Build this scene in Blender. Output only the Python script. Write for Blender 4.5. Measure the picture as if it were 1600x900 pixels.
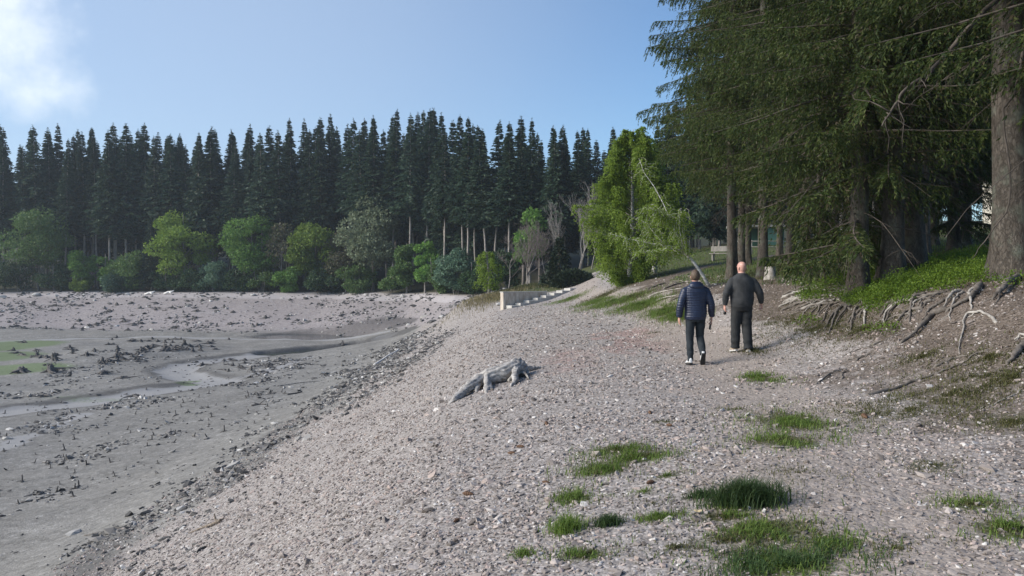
import bpy, bmesh, math, random
import numpy as np
from mathutils import Vector, Matrix, Euler

scene = bpy.context.scene
for o in list(bpy.data.objects):
    bpy.data.objects.remove(o)
COL = scene.collection

# ------------------------------------------------------------------ camera
F = 1209.0                      # focal length in pixels of a 1600 wide frame
HOR = 435.0                     # row of the horizon
EYE = 1.6
cam = bpy.data.cameras.new("camera")
cam.sensor_width = 36.0
cam.lens = 36.0 * F / 1600.0
cam.clip_start = 0.05
cam.clip_end = 3000.0
camo = bpy.data.objects.new("camera", cam)
camo.location = (0, 0, EYE)
camo.rotation_euler = (math.radians(90) - math.atan((450 - HOR) / F), 0, 0)
COL.objects.link(camo)
scene.camera = camo

# ------------------------------------------------------------------ world, sun, exposure
SUN_AZ = math.radians(-102)      # measured from +Y (view direction) towards -X
SUN_EL = math.radians(30)
S = Vector((math.sin(SUN_AZ) * math.cos(SUN_EL), math.cos(SUN_AZ) * math.cos(SUN_EL), math.sin(SUN_EL)))
world = bpy.data.worlds.new("World")
scene.world = world
world.use_nodes = True
wn = world.node_tree.nodes
wl = world.node_tree.links
wn.clear()
sky = wn.new("ShaderNodeTexSky")
sky.sky_type = 'NISHITA'
sky.sun_disc = False
sky.sun_elevation = SUN_EL
sky.sun_rotation = SUN_AZ
sky.altitude = 600
sky.air_density = 1.15
sky.dust_density = 0.4
sky.ozone_density = 1.6
bg = wn.new("ShaderNodeBackground")
bg.inputs['Strength'].default_value = 0.066
wo = wn.new("ShaderNodeOutputWorld")
tc = wn.new("ShaderNodeTexCoord")
# thin bright cloud veil around the upper left of the sky
dotn = wn.new("ShaderNodeVectorMath"); dotn.operation = 'DOT_PRODUCT'
gd = Vector(((35 - 800) / F, 1.0, (HOR + 12) / F)).normalized()
dotn.inputs[1].default_value = gd
nz = wn.new("ShaderNodeTexNoise"); nz.inputs['Scale'].default_value = 5.5; nz.inputs['Detail'].default_value = 6; nz.inputs['Roughness'].default_value = .55
wl.new(tc.outputs['Generated'], dotn.inputs[0]); wl.new(tc.outputs['Generated'], nz.inputs['Vector'])
madd = wn.new("ShaderNodeMath"); madd.operation = 'MULTIPLY_ADD'; madd.inputs[1].default_value = 0.032
wl.new(nz.outputs['Fac'], madd.inputs[0]); wl.new(dotn.outputs['Value'], madd.inputs[2])
core = wn.new("ShaderNodeMapRange"); core.interpolation_type = 'SMOOTHSTEP'
core.inputs['From Min'].default_value = 1.0105; core.inputs['From Max'].default_value = 1.0215
wl.new(madd.outputs[0], core.inputs['Value'])
veil = wn.new("ShaderNodeMapRange"); veil.interpolation_type = 'SMOOTHSTEP'
veil.inputs['From Min'].default_value = 0.70; veil.inputs['From Max'].default_value = 1.06
veil.inputs['To Max'].default_value = 0.55
wl.new(madd.outputs[0], veil.inputs['Value'])
sat = wn.new("ShaderNodeMixRGB"); sat.blend_type = 'MULTIPLY'; sat.inputs[0].default_value = 1
sat.inputs[2].default_value = (0.76, .96, 1.16, 1)
wl.new(sky.outputs[0], sat.inputs[1])
mx1 = wn.new("ShaderNodeMixRGB"); mx1.inputs[2].default_value = (4.2, 5.0, 6.2, 1)
mx2 = wn.new("ShaderNodeMixRGB"); mx2.inputs[2].default_value = (8.8, 9.1, 9.2, 1)
wl.new(veil.outputs[0], mx1.inputs[0]); wl.new(sat.outputs[0], mx1.inputs[1])
wl.new(core.outputs[0], mx2.inputs[0]); wl.new(mx1.outputs[0], mx2.inputs[1])
wl.new(mx2.outputs[0], bg.inputs['Color'])
wl.new(bg.outputs[0], wo.inputs['Surface'])

sun = bpy.data.lights.new("sun", 'SUN')
sun.energy = 2.7
sun.angle = math.radians(38)
sun.color = (1.0, 0.93, 0.83)
suno = bpy.data.objects.new("sun", sun)
suno.rotation_euler = (-S).to_track_quat('-Z', 'Y').to_euler()
suno.location = (-60, 40, 60)
COL.objects.link(suno)

scene.view_settings.view_transform = 'Standard'
scene.view_settings.look = 'None'
scene.view_settings.gamma = 1
scene.view_settings.use_curve_mapping = False
scene.view_settings.exposure = 1.15
HAZE = 0.00035
scene.render.engine = 'CYCLES'
scene.cycles.use_denoising = True
scene.cycles.max_bounces = 6
scene.cycles.diffuse_bounces = 3
scene.cycles.transparent_max_bounces = 8
scene.cycles.use_adaptive_sampling = True

# ------------------------------------------------------------------ helpers
def h2(ix, iy, seed):
    n = (ix.astype(np.int64) * 374761393 + iy.astype(np.int64) * 668265263 + seed * 974634777) & 0xffffffff
    n = ((n ^ (n >> 13)) * 1274126177) & 0xffffffff
    n = n ^ (n >> 16)
    return (n & 0xffffff) / float(0xffffff)

def vnoise(x, y, seed=0):
    ix = np.floor(x); iy = np.floor(y)
    fx = x - ix; fy = y - iy
    ux = fx * fx * fx * (fx * (fx * 6 - 15) + 10); uy = fy * fy * fy * (fy * (fy * 6 - 15) + 10)
    ix = ix.astype(np.int64); iy = iy.astype(np.int64)
    a = h2(ix, iy, seed); b = h2(ix + 1, iy, seed); c = h2(ix, iy + 1, seed); d = h2(ix + 1, iy + 1, seed)
    return (a + (b - a) * ux + (c - a) * uy + (a - b - c + d) * ux * uy) * 2 - 1

def fbm(x, y, seed=0, oct=4):
    t = 0; amp = 1.0; s = 0
    for k in range(oct):
        t = t + amp * vnoise(x * 2 ** k + 17.3 * k, y * 2 ** k - 9.1 * k, seed + k); s += amp; amp *= .5
    return t / s

def sstep(a, b, x):
    t = np.clip((x - a) / (b - a), 0, 1)
    return t * t * (3 - 2 * t)

def seg_dist(x, y, pts):
    """distance of points to a polyline"""
    best = np.full(np.shape(x), 1e9)
    for (ax, ay), (bx, by) in zip(pts[:-1], pts[1:]):
        dx, dy = bx - ax, by - ay
        t = np.clip(((x - ax) * dx + (y - ay) * dy) / (dx * dx + dy * dy + 1e-9), 0, 1)
        best = np.minimum(best, np.hypot(x - ax - t * dx, y - ay - t * dy))
    return best

# ------------------------------------------------------------------ terrain
TX = np.array([-300, -70, -24, -14, -8, -4, -0.5, 2, 3.5, 5, 5.8, 6.6, 7.4, 9, 14, 30, 120, 300.])
ROWS = [
 (-40, [-6, -6, -6, -5.6, -4.1, -2.2, -.42, -.08, .0, .12, .25, .45, .7, 1.2, 2.0, 3.2, 8, 16]),
 (3,   [-6, -6, -6, -5.6, -4.1, -2.2, -.42, -.08, .0, .12, .25, .45, .7, 1.2, 2.0, 3.2, 8, 16]),
 (9,   [-6, -6, -6, -5.6, -4.1, -2.2, -.45, -.08, .0, .18, .42, .78, 1.1, 1.45, 2.1, 3.3, 8, 16]),
 (14,  [-6, -6, -6, -5.6, -4.05, -2.2, -.48, -.10, .0, .20, .45, .72, 1.24, 1.62, 2.2, 3.4, 8, 16]),
 (18,  [-6, -6, -6, -5.6, -4.0, -2.2, -.5, -.10, .0, .22, .5, .75, 1.12, 1.72, 2.3, 3.5, 8, 16]),
 (25,  [-6, -6, -6, -5.6, -4.0, -2.2, -.55, -.08, .08, .4, .75, 1.05, 1.25, 1.6, 2.3, 3.6, 8, 16]),
 (35,  [-6, -6, -6, -5.6, -4.0, -2.3, -.65, -.12, .22, .62, .92, 1.2, 1.4, 1.75, 2.5, 3.9, 9, 16]),
 (50,  [-6, -6, -6, -5.6, -4.0, -2.4, -.8, -.3, .0, .5, .9, 1.2, 1.45, 1.95, 2.75, 4.4, 10, 17]),
 (62,  [-6, -6, -6, -5.5, -3.9, -2.4, -.85, -.4, -.05, .5, .9, 1.25, 1.55, 2.2, 3.2, 5.0, 11, 18]),
 (72,  [-6, -6, -6, -5.3, -3.3, -.4, .35, .8, .9, 1.05, 1.2, 1.5, 1.8, 2.4, 3.5, 5.4, 12, 18]),
 (85,  [-6, -6, -6, -5.0, -2.8, -.7, .4, 1.0, 1.1, 1.2, 1.35, 1.6, 1.9, 2.6, 3.8, 5.8, 12, 18]),
 (110, [-6, -6, -6, -4.0, -1.5, -.5, .3, .6, .8, 1.0, 1.2, 1.5, 1.9, 2.8, 4.2, 6.4, 13, 18]),
 (700, [-6, -6, -6, -4.0, -1.5, -.5, .3, .6, .8, 1.0, 1.2, 1.5, 1.9, 2.8, 4.2, 6.4, 13, 18]),
]
TY = np.array([r[0] for r in ROWS], float)
TZ = np.array([r[1] for r in ROWS], float)

def slopes(t, v):
    """monotone cubic slopes along the last axis"""
    d = np.diff(v, axis=-1) / np.diff(t)
    m = np.zeros_like(v)
    a, b = d[..., :-1], d[..., 1:]
    m[..., 1:-1] = np.where(a * b > 0, 2 * a * b / np.where(np.abs(a + b) < 1e-9, 1, a + b), 0)
    m[..., 0] = d[..., 0]; m[..., -1] = d[..., -1]
    return m

def herm(t, v, m, q):
    i = np.clip(np.searchsorted(t, q) - 1, 0, len(t) - 2)
    h = t[i + 1] - t[i]; s = np.clip((q - t[i]) / h, 0, 1)
    return i, h, s
MX = slopes(TX, TZ)

def table(x, y):
    x = np.clip(x, TX[0], TX[-1]); y = np.clip(y, TY[0], TY[-1])
    i, h, s = herm(TX, None, None, x)
    h00 = 2 * s**3 - 3 * s**2 + 1; h10 = s**3 - 2 * s**2 + s; h01 = -2 * s**3 + 3 * s**2; h11 = s**3 - s**2
    R = np.stack([h00 * TZ[k][i] + h10 * h * MX[k][i] + h01 * TZ[k][i + 1] + h11 * h * MX[k][i + 1] for k in range(len(TY))], -1)
    M = slopes(TY, R)
    j, g, u = herm(TY, None, None, y)
    ii = np.arange(R.shape[0])
    h00 = 2 * u**3 - 3 * u**2 + 1; h10 = u**3 - 2 * u**2 + u; h01 = -2 * u**3 + 3 * u**2; h11 = u**3 - u**2
    return h00 * R[ii, j] + h10 * g * M[ii, j] + h01 * R[ii, j + 1] + h11 * g * M[ii, j + 1]

def bedpt(px, py, z=-6.0):
    Y = F * (EYE - z) / (py - HOR)
    return ((px - 800) / F * Y, Y)
CREEK = [bedpt(*p) for p in [(600, 538), (520, 545), (430, 552), (350, 560), (295, 568), (272, 577), (300, 590), (345, 597), (290, 606), (190, 618), (100, 629), (0, 641), (-160, 660)]]
CREEK2 = [bedpt(*p) for p in [(620, 524), (520, 523), (420, 522), (300, 523), (150, 525), (-60, 527)]]
POOL = [bedpt(*p) for p in [(640, 524), (560, 524), (500, 524), (460, 523)]]
POOL2 = [bedpt(*p) for p in [(620, 540), (560, 541), (500, 545), (455, 549)]]
FYX = np.array([-400, -200, -100, -60, -30, -15, -8, 0, 10, 400.])
FYY = np.array([165, 152, 146, 140, 134, 122, 108, 100, 98, 98.])

def yshore(x):
    return np.interp(x, FYX, FYY)

def height(x, y, detail=True):
    x = np.atleast_1d(np.asarray(x, float)); y = np.atleast_1d(np.asarray(y, float))
    z = table(x, y)
    d = y - yshore(x) + 1.5 * vnoise(x / 9, y / 9, 5)
    zf = np.where(d < 0, -0.9 + 5.4 * np.clip(d / 25.0, -1.3, 0), -0.9 + 0.07 * np.clip(d, 0, 8) + 0.19 * np.clip(d - 8, 0, 85))
    zf = zf + np.where(d < 0, 0.35 * sstep(-4, 0, d) * 0, 0)
    k = 0.35
    hh = np.clip(0.5 + 0.5 * (zf - z) / k, 0, 1)
    z = np.where(y > 60, z + (zf - z) * hh + k * hh * (1 - hh), z)
    bed = sstep(-4.6, -5.6, z)
    if detail:
        z = z + bed * (0.28 * fbm(x / 9, y / 9, 11, 4)) + 0.05 * fbm(x / 2.3, y / 2.3, 21, 3) + 0.012 * fbm(x / .35, y / .35, 31, 3)
        z = z + 0.03 * vnoise(x / 1.1, y / 1.9, 44) * sstep(3.5, 6, x)
        z = z + 0.5 * bed * sstep(9, 2, np.hypot(x + 38, (y - 78) * .5))       # low mound with stumps
        c = seg_dist(x, y, CREEK); z = z - bed * 0.22 * sstep(2.2, 1.0, c)
        z = z - bed * 0.25 * sstep(3.0, 1.0, seg_dist(x, y, CREEK2))
        z = z - bed * 1.0 * sstep(7.0, 4.4, seg_dist(x, y, POOL) + .7 * vnoise(x / 3, y / 3, 8))
        z = z - bed * 0.9 * sstep(3.8, 2.2, seg_dist(x, y, POOL2) + .4 * vnoise(x / 2, y / 2, 9))
    return z

def hz(x, y):
    return float(height([x], [y])[0])

def gp(px, py, y0=2.5, y1=260):
    """the point of the ground seen at a pixel of the 1600 x 900 photograph"""
    Y = np.concatenate([np.arange(y0, 40, .03), np.arange(40, y1, .15)])
    X = (px - 800) / F * Y
    Zr = EYE - (py - HOR) / F * Y
    Zg = height(X, Y)
    below = np.nonzero(Zr <= Zg)[0]
    k = below[0] if len(below) else len(Y) - 1
    return Vector((X[k], Y[k], Zg[k]))

def at(px, py, Y):
    return Vector(((px - 800) / F * Y, Y, EYE - (py - HOR) / F * Y))

def tag(o, label=None, cat=None, group=None, kind=None):
    if label: o['label'] = label
    if cat: o['category'] = cat
    if group: o['group'] = group
    if kind: o['kind'] = kind
    return o

def empty(name, loc, rz=0.0):
    e = bpy.data.objects.new(name, None)
    e.empty_display_size = .2
    e.location = loc; e.rotation_euler = (0, 0, rz)
    COL.objects.link(e)
    return e

def link(name, me, mat=None, parent=None, loc=None):
    o = bpy.data.objects.new(name, me)
    if mat is not None and len(me.materials) == 0:
        for m in (mat if isinstance(mat, (list, tuple)) else [mat]):
            me.materials.append(m)
    if parent is not None: o.parent = parent
    if loc is not None: o.location = loc
    COL.objects.link(o)
    return o

def copy_tree(o, parent=None):
    c = o.copy(); COL.objects.link(c)
    if parent is not None: c.parent = parent
    for ch in list(o.children):
        copy_tree(ch, c)
    return c

class MB:
    """collects vertices and faces; build() makes ONE mesh"""
    def __init__(s):
        s.v = []; s.n = 0; s.f = {3: [], 4: []}; s.fm = {3: [], 4: []}
    def add(s, V, Fc, mat=0):
        V = np.asarray(V, float); Fc = np.asarray(Fc, np.int64)
        k = Fc.shape[1]
        s.v.append(V); s.f[k].append(Fc + s.n); s.fm[k].append(np.full(len(Fc), mat)); s.n += len(V)
        return s
    def addv(s, V):
        s.v.append(np.asarray(V, float)); b = s.n; s.n += len(V); return b
    def addf(s, Fc, mat=0):
        Fc = np.asarray(Fc, np.int64); k = Fc.shape[1]
        s.f[k].append(Fc); s.fm[k].append(np.full(len(Fc), mat))
    def mesh(s, name, smooth=True):
        me = bpy.data.meshes.new(name)
        V = np.concatenate(s.v) if s.v else np.zeros((0, 3))
        me.vertices.add(len(V)); me.vertices.foreach_set('co', V.astype(np.float32).ravel())
        q = np.concatenate(s.f[4]) if s.f[4] else np.zeros((0, 4), np.int64)
        t = np.concatenate(s.f[3]) if s.f[3] else np.zeros((0, 3), np.int64)
        mi = np.concatenate(s.fm[4] + s.fm[3]) if (s.fm[4] or s.fm[3]) else np.zeros(0)
        me.loops.add(len(q) * 4 + len(t) * 3)
        me.loops.foreach_set('vertex_index', np.concatenate([q.ravel(), t.ravel()]).astype(np.int32))
        me.polygons.add(len(q) + len(t))
        st = np.concatenate([np.arange(len(q)) * 4, len(q) * 4 + np.arange(len(t)) * 3]).astype(np.int32)
        me.polygons.foreach_set('loop_start', st)
        me.polygons.foreach_set('material_index', mi.astype(np.int32))
        me.polygons.foreach_set('use_smooth', np.full(len(q) + len(t), smooth))
        me.update(calc_edges=True)
        return me
    def build(s, name, mat, parent=None, smooth=True, loc=None):
        return link(name, s.mesh(name, smooth), mat, parent, loc)

def tube(mb, pts, rad, k=6, mat=0, cap=True, ell=None):
    P = np.asarray(pts, float); n = len(P)
    rad = np.broadcast_to(np.asarray(rad, float), (n,))
    T = np.gradient(P, axis=0); T /= np.linalg.norm(T, axis=1)[:, None] + 1e-12
    up = np.array([0, 0, 1.0]) if abs(T[0][2]) < .9 else np.array([1.0, 0, 0])
    N = np.cross(up, T[0]); N /= np.linalg.norm(N)
    Ns = [N]
    for i in range(1, n):
        N = Ns[-1] - T[i] * np.dot(Ns[-1], T[i]); N /= np.linalg.norm(N) + 1e-12; Ns.append(N)
    N = np.array(Ns); B = np.cross(T, N)
    a = np.arange(k) / k * 2 * np.pi
    e = 1.0 if ell is None else ell
    V = P[:, None] + rad[:, None, None] * (np.cos(a)[None, :, None] * N[:, None] + e * np.sin(a)[None, :, None] * B[:, None])
    b = mb.addv(V.reshape(-1, 3))
    i = np.arange(n - 1)[:, None] * k; j = np.arange(k)[None]; j2 = (j + 1) % k
    mb.addf(np.stack([i + j, i + j2, i + k + j2, i + k + j], -1).reshape(-1, 4) + b, mat)
    if cap:
        c = mb.addv([P[0], P[-1]])
        jj = np.arange(k)
        mb.addf(np.stack([np.full(k, c), b + (jj + 1) % k, b + jj], -1), mat)
        e0 = b + (n - 1) * k
        mb.addf(np.stack([np.full(k, c + 1), e0 + jj, e0 + (jj + 1) % k], -1), mat)

def box(mb, lo, hi, mat=0):
    x0, y0, z0 = lo; x1, y1, z1 = hi
    V = [(x0, y0, z0), (x1, y0, z0), (x1, y1, z0), (x0, y1, z0), (x0, y0, z1), (x1, y0, z1), (x1, y1, z1), (x0, y1, z1)]
    mb.add(V, [(0, 3, 2, 1), (4, 5, 6, 7), (0, 1, 5, 4), (1, 2, 6, 5), (2, 3, 7, 6), (3, 0, 4, 7)], mat)

def unit(A):
    return A / (np.linalg.norm(A, axis=-1, keepdims=True) + 1e-12)

def leaves(mb, P, A, B, l, w, mat=0):
    """one pointed leaf-shaped face per point: P base, A direction, B width direction"""
    P = np.asarray(P, float); n = len(P)
    l = np.broadcast_to(np.asarray(l, float), (n,))[:, None]; w = np.broadcast_to(np.asarray(w, float), (n,))[:, None]
    V = np.stack([P, P + A * l * .45 + B * w * .5, P + A * l, P + A * l * .45 - B * w * .5], 1).reshape(-1, 3)
    mb.add(V, np.arange(n * 4).reshape(-1, 4), mat)

def rnd_dirs(rng, n):
    return unit(rng.normal(size=(n, 3)))

def perp(A, rng):
    return unit(np.cross(A, rnd_dirs(rng, len(A))))

# ------------------------------------------------------------------ materials
def new_mat(name):
    m = bpy.data.materials.new(name); m.use_nodes = True
    m.node_tree.nodes.clear()
    return m, m.node_tree.nodes, m.node_tree.links

def ramp(nt, stops, interp='LINEAR'):
    r = nt.new("ShaderNodeValToRGB"); r.color_ramp.interpolation = interp
    while len(r.color_ramp.elements) < len(stops): r.color_ramp.elements.new(.5)
    for e, (p, c) in zip(r.color_ramp.elements, stops):
        e.position = p; e.color = (*c, 1)
    return r

def leaf_mat(name, cols, trans=.35, rough=.6):
    m, n, l = new_mat(name)
    g = n.new("ShaderNodeNewGeometry")
    r = ramp(n, [(i / max(1, len(cols) - 1), c) for i, c in enumerate(cols)])
    oi = n.new("ShaderNodeObjectInfo")
    hs = n.new("ShaderNodeHueSaturation")
    mr = n.new("ShaderNodeMapRange"); mr.inputs['To Min'].default_value = .8; mr.inputs['To Max'].default_value = 1.2
    l.new(oi.outputs['Random'], mr.inputs['Value']); l.new(mr.outputs[0], hs.inputs['Value'])
    l.new(g.outputs['Random Per Island'], r.inputs[0]); l.new(r.outputs[0], hs.inputs['Color'])
    d = n.new("ShaderNodeBsdfPrincipled"); d.inputs['Roughness'].default_value = rough; d.inputs['Specular IOR Level'].default_value = .25
    t = n.new("ShaderNodeBsdfTranslucent")
    mx = n.new("ShaderNodeMixShader"); mx.inputs[0].default_value = trans
    l.new(hs.outputs[0], d.inputs['Base Color']); l.new(hs.outputs[0], t.inputs['Color'])
    l.new(d.outputs[0], mx.inputs[1]); l.new(t.outputs[0], mx.inputs[2])
    o = n.new("ShaderNodeOutputMaterial"); l.new(mx.outputs[0], o.inputs[0])
    return m

def solid_mat(name, c1, c2=None, scale=6.0, rough=.8, bump=.0, stretch=(1, 1, 1), spec=.3, detail=6, coords='Object'):
    """two tone noise over the thing itself"""
    m, n, l = new_mat(name)
    c2 = c2 or c1
    t = n.new("ShaderNodeTexCoord"); mp = n.new("ShaderNodeMapping"); mp.inputs['Scale'].default_value = stretch
    l.new(t.outputs[coords], mp.inputs[0])
    z = n.new("ShaderNodeTexNoise"); z.inputs['Scale'].default_value = scale; z.inputs['Detail'].default_value = detail; z.inputs['Roughness'].default_value = .62
    l.new(mp.outputs[0], z.inputs['Vector'])
    r = ramp(n, [(.34, c1), (.66, c2)]); l.new(z.outputs['Fac'], r.inputs[0])
    p = n.new("ShaderNodeBsdfPrincipled"); p.inputs['Roughness'].default_value = rough; p.inputs['Specular IOR Level'].default_value = spec
    l.new(r.outputs[0], p.inputs['Base Color'])
    if bump:
        b = n.new("ShaderNodeBump"); b.inputs['Strength'].default_value = .8; b.inputs['Distance'].default_value = bump
        l.new(z.outputs['Fac'], b.inputs['Height']); l.new(b.outputs[0], p.inputs['Normal'])
    o = n.new("ShaderNodeOutputMaterial"); l.new(p.outputs[0], o.inputs[0])
    return m

def bark_mat(name, dark, light, sc=9.0, depth=.02, lichen=None):
    m, n, l = new_mat(name)
    t = n.new("ShaderNodeTexCoord"); mp = n.new("ShaderNodeMapping"); mp.inputs['Scale'].default_value = (1, 1, .38)
    l.new(t.outputs['Object'], mp.inputs[0])
    v = n.new("ShaderNodeTexVoronoi"); v.feature = 'DISTANCE_TO_EDGE'; v.inputs['Scale'].default_value = sc * 1.6
    nz = n.new("ShaderNodeTexNoise"); nz.inputs['Scale'].default_value = sc * .8; nz.inputs['Detail'].default_value = 7; nz.inputs['Roughness'].default_value = .7
    ad = n.new("ShaderNodeVectorMath"); ad.operation = 'MULTIPLY_ADD'; ad.inputs[1].default_value = (.25, .25, .25)
    l.new(mp.outputs[0], nz.inputs['Vector']); l.new(nz.outputs['Color'], ad.inputs[0]); l.new(mp.outputs[0], ad.inputs[2]); l.new(ad.outputs[0], v.inputs['Vector'])
    r = ramp(n, [(.3, dark), (.7, light)]); l.new(nz.outputs['Fac'], r.inputs[0])
    mr = n.new("ShaderNodeMapRange"); mr.inputs['From Max'].default_value = .12; mr.inputs['To Min'].default_value = .6
    l.new(v.outputs['Distance'], mr.inputs['Value'])
    mu = n.new("ShaderNodeMixRGB"); mu.blend_type = 'MULTIPLY'; mu.inputs[0].default_value = 1
    l.new(r.outputs[0], mu.inputs[1]); l.new(mr.outputs[0], mu.inputs[2])
    col = mu.outputs[0]
    if lichen:
        n2 = n.new("ShaderNodeTexNoise"); n2.inputs['Scale'].default_value = 2.6; n2.inputs['Detail'].default_value = 5
        l.new(t.outputs['Object'], n2.inputs['Vector'])
        r2 = ramp(n, [(.52, (0, 0, 0)), (.66, (1, 1, 1))]); l.new(n2.outputs['Fac'], r2.inputs[0])
        mm = n.new("ShaderNodeMixRGB"); mm.inputs[2].default_value = (*lichen, 1)
        l.new(r2.outputs[0], mm.inputs[0]); l.new(col, mm.inputs[1]); col = mm.outputs[0]
    p = n.new("ShaderNodeBsdfPrincipled"); p.inputs['Roughness'].default_value = .9; p.inputs['Specular IOR Level'].default_value = .15
    l.new(col, p.inputs['Base Color'])
    b = n.new("ShaderNodeBump"); b.inputs['Strength'].default_value = .9; b.inputs['Distance'].default_value = depth
    ml = n.new("ShaderNodeMath"); ml.operation = 'MULTIPLY'; l.new(mr.outputs[0], ml.inputs[0]); l.new(nz.outputs['Fac'], ml.inputs[1])
    l.new(ml.outputs[0], b.inputs['Height']); l.new(b.outputs[0], p.inputs['Normal'])
    o = n.new("ShaderNodeOutputMaterial"); l.new(p.outputs[0], o.inputs[0])
    return m

M = {}
M['far_needles'] = leaf_mat('far_spruce_needles', [(.020, .042, .026), (.032, .060, .033), (.048, .078, .040)], .2)
M['needles'] = leaf_mat('spruce_needles', [(.026, .047, .014), (.044, .071, .018), (.070, .100, .024), (.112, .130, .036)], .45)
M['needles_dry'] = leaf_mat('old_spruce_twigs', [(.05, .038, .02), (.075, .06, .03), (.045, .05, .02)], .2)
M['spruce_bark'] = bark_mat('spruce_bark', (.045, .037, .03), (.14, .12, .10), 11, .03, (.115, .12, .095))
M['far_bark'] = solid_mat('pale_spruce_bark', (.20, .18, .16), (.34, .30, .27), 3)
M['dead_wood'] = solid_mat('dead_twigs', (.04, .033, .026), (.11, .09, .074), 5)
M['birch_bark'] = solid_mat('birch_bark', (.16, .15, .14), (.74, .72, .69), 5.0, .7, .004, (1, 1, 3.5))
M['grey_bark'] = solid_mat('grey_bark', (.16, .14, .125), (.30, .27, .25), 5, .85, .01)
M['drift'] = solid_mat('weathered_wood', (.13, .115, .10), (.42, .39, .36), 7, .85, .012, (1, 1, .25))
M['stump'] = solid_mat('dark_old_stump_wood', (.06, .055, .05), (.17, .155, .145), 8, .9, .02)
# ------------------------------------------------------------------ ground sheet
def graded(segs):
    out = [segs[0][0]]
    for a, b, st in segs:
        n = max(1, int(round((b - a) / st))); out += list(np.linspace(a, b, n + 1)[1:])
    return np.array(out)
GX = graded([(-600, -120, 24), (-120, -50, 2.0), (-50, -12, .45), (-12, 9, .11), (9, 30, .3), (30, 90, 2.5), (90, 600, 30)])
GY = graded([(-60, -6, 4), (-6, 2, .4), (2, 20, .1), (20, 50, .25), (50, 130, .5), (130, 260, 3), (260, 800, 40)])
gxx, gyy = np.meshgrid(GX, GY)
fx, fy = gxx.ravel(), gyy.ravel()
fz = height(fx, fy)

# grass patches of the near shore: pixel of the photograph, half sizes in metres, blades, blade height, greenness
PATCH = [
 (1165, 788, .33, .20, 1500, .16, 2), (1205, 830, .36, .24, 900, .08, 1), (1225, 885, .42, .32, 1400, .09, 2), (1130, 812, .2, .15, 420, .07, 1),
 (885, 832, .16, .16, 420, .11, 1), (950, 823, .13, .10, 320, .08, 2), (1030, 812, .16, .08, 260, .07, 1), (1096, 778, .14, .08, 280, .07, 2),
 (915, 868, .2, .12, 380, .07, 1), (820, 868, .10, .08, 140, .06, 1), (895, 780, .22, .28, 330, .08, 1), (940, 735, .3, .3, 520, .10, 1),
 (965, 705, .3, .2, 560, .10, 1), (1000, 715, .35, .25, 700, .10, 1), (1040, 745, .2, .12, 170, .06, 1), (1010, 770, .2, .2, 120, .05, 1),
 (1235, 660, .5, .75, 1700, .10, 1), (1225, 690, .45, .4, 900, .09, 1), (1190, 592, .28, .6, 800, .09, 1), (1250, 740, .5, .4, 260, .05, 0),
 (1020, 790, .5, .5, 120, .05, 0), (1060, 860, .5, .3, 160, .05, 0), (1130, 850, .4, .2, 260, .06, 0), (1285, 850, .3, .3, 380, .07, 1),
 (1420, 640, 1.1, .9, 1900, .06, 0), (1500, 610, 1.0, .9, 2000, .07, 0), (1340, 650, .8, .7, 900, .05, 0), (1520, 790, .25, .2, 400, .07, 1),
 (1585, 830, .3, .3, 600, .08, 1), (1460, 730, .3, .25, 300, .06, 0), (1580, 660, .5, .5, 800, .07, 0), (1400, 860, .4, .3, 160, .05, 0),
 (1290, 510, 1.3, 1.6, 2400, .08, 0), (1350, 515, 1.0, 1.2, 1600, .08, 0), (1240, 500, 1.0, 1.5, 1500, .07, 0), (1440, 560, .6, .5, 500, .07, 0),
 (1255, 470, .9, 1.5, 800, .07, 0), (1025, 520, .5, 1.0, 260, .05, 0), (1060, 496, .5, 1.3, 2200, .2, 1), (1175, 548, .25, .5, 400, .10, 0),
 (960, 473, 1.2, 1.7, 3600, .26, 1), (1000, 479, 1.0, 1.5, 3400, .25, 1), (930, 473, .9, 1.6, 2200, .22, 1), (1040, 488, .6, 1.4, 2200, .22, 1), (890, 468, 1.2, 2.0, 2200, .22, 1), (985, 466, 1.0, 1.6, 1500, .2, 0), (945, 462, 1.2, 2.0, 1500, .22, 0),
 (1050, 660, .2, .15, 90, .05, 0), (1190, 860, .4, .35, 350, .06, 0), (1145, 640, .2, .15, 90, .05, 0), (1545, 560, .8, .8, 1100, .07, 0), (1590, 590, .5, .5, 500, .07, 0),
]
PW = [(gp(p[0], p[1]), *p[2:]) for p in PATCH]
grass = np.zeros_like(fx)
for (c, rx, ry, nb, hgt, gr) in PW:
    d = np.hypot((fx - c.x) / rx, (fy - c.y) / ry)
    grass = np.maximum(grass, sstep(1.25, .55, d) * min(.62, .2 + nb / (rx * ry * 3.14) / 4000.0))
off_shore = fy - yshore(fx)
bedm = sstep(-3.6, -4.3, fz + .35 * fbm(fx / 2.5, fy / 2.5, 61, 3)) * (off_shore < 4)
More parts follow.
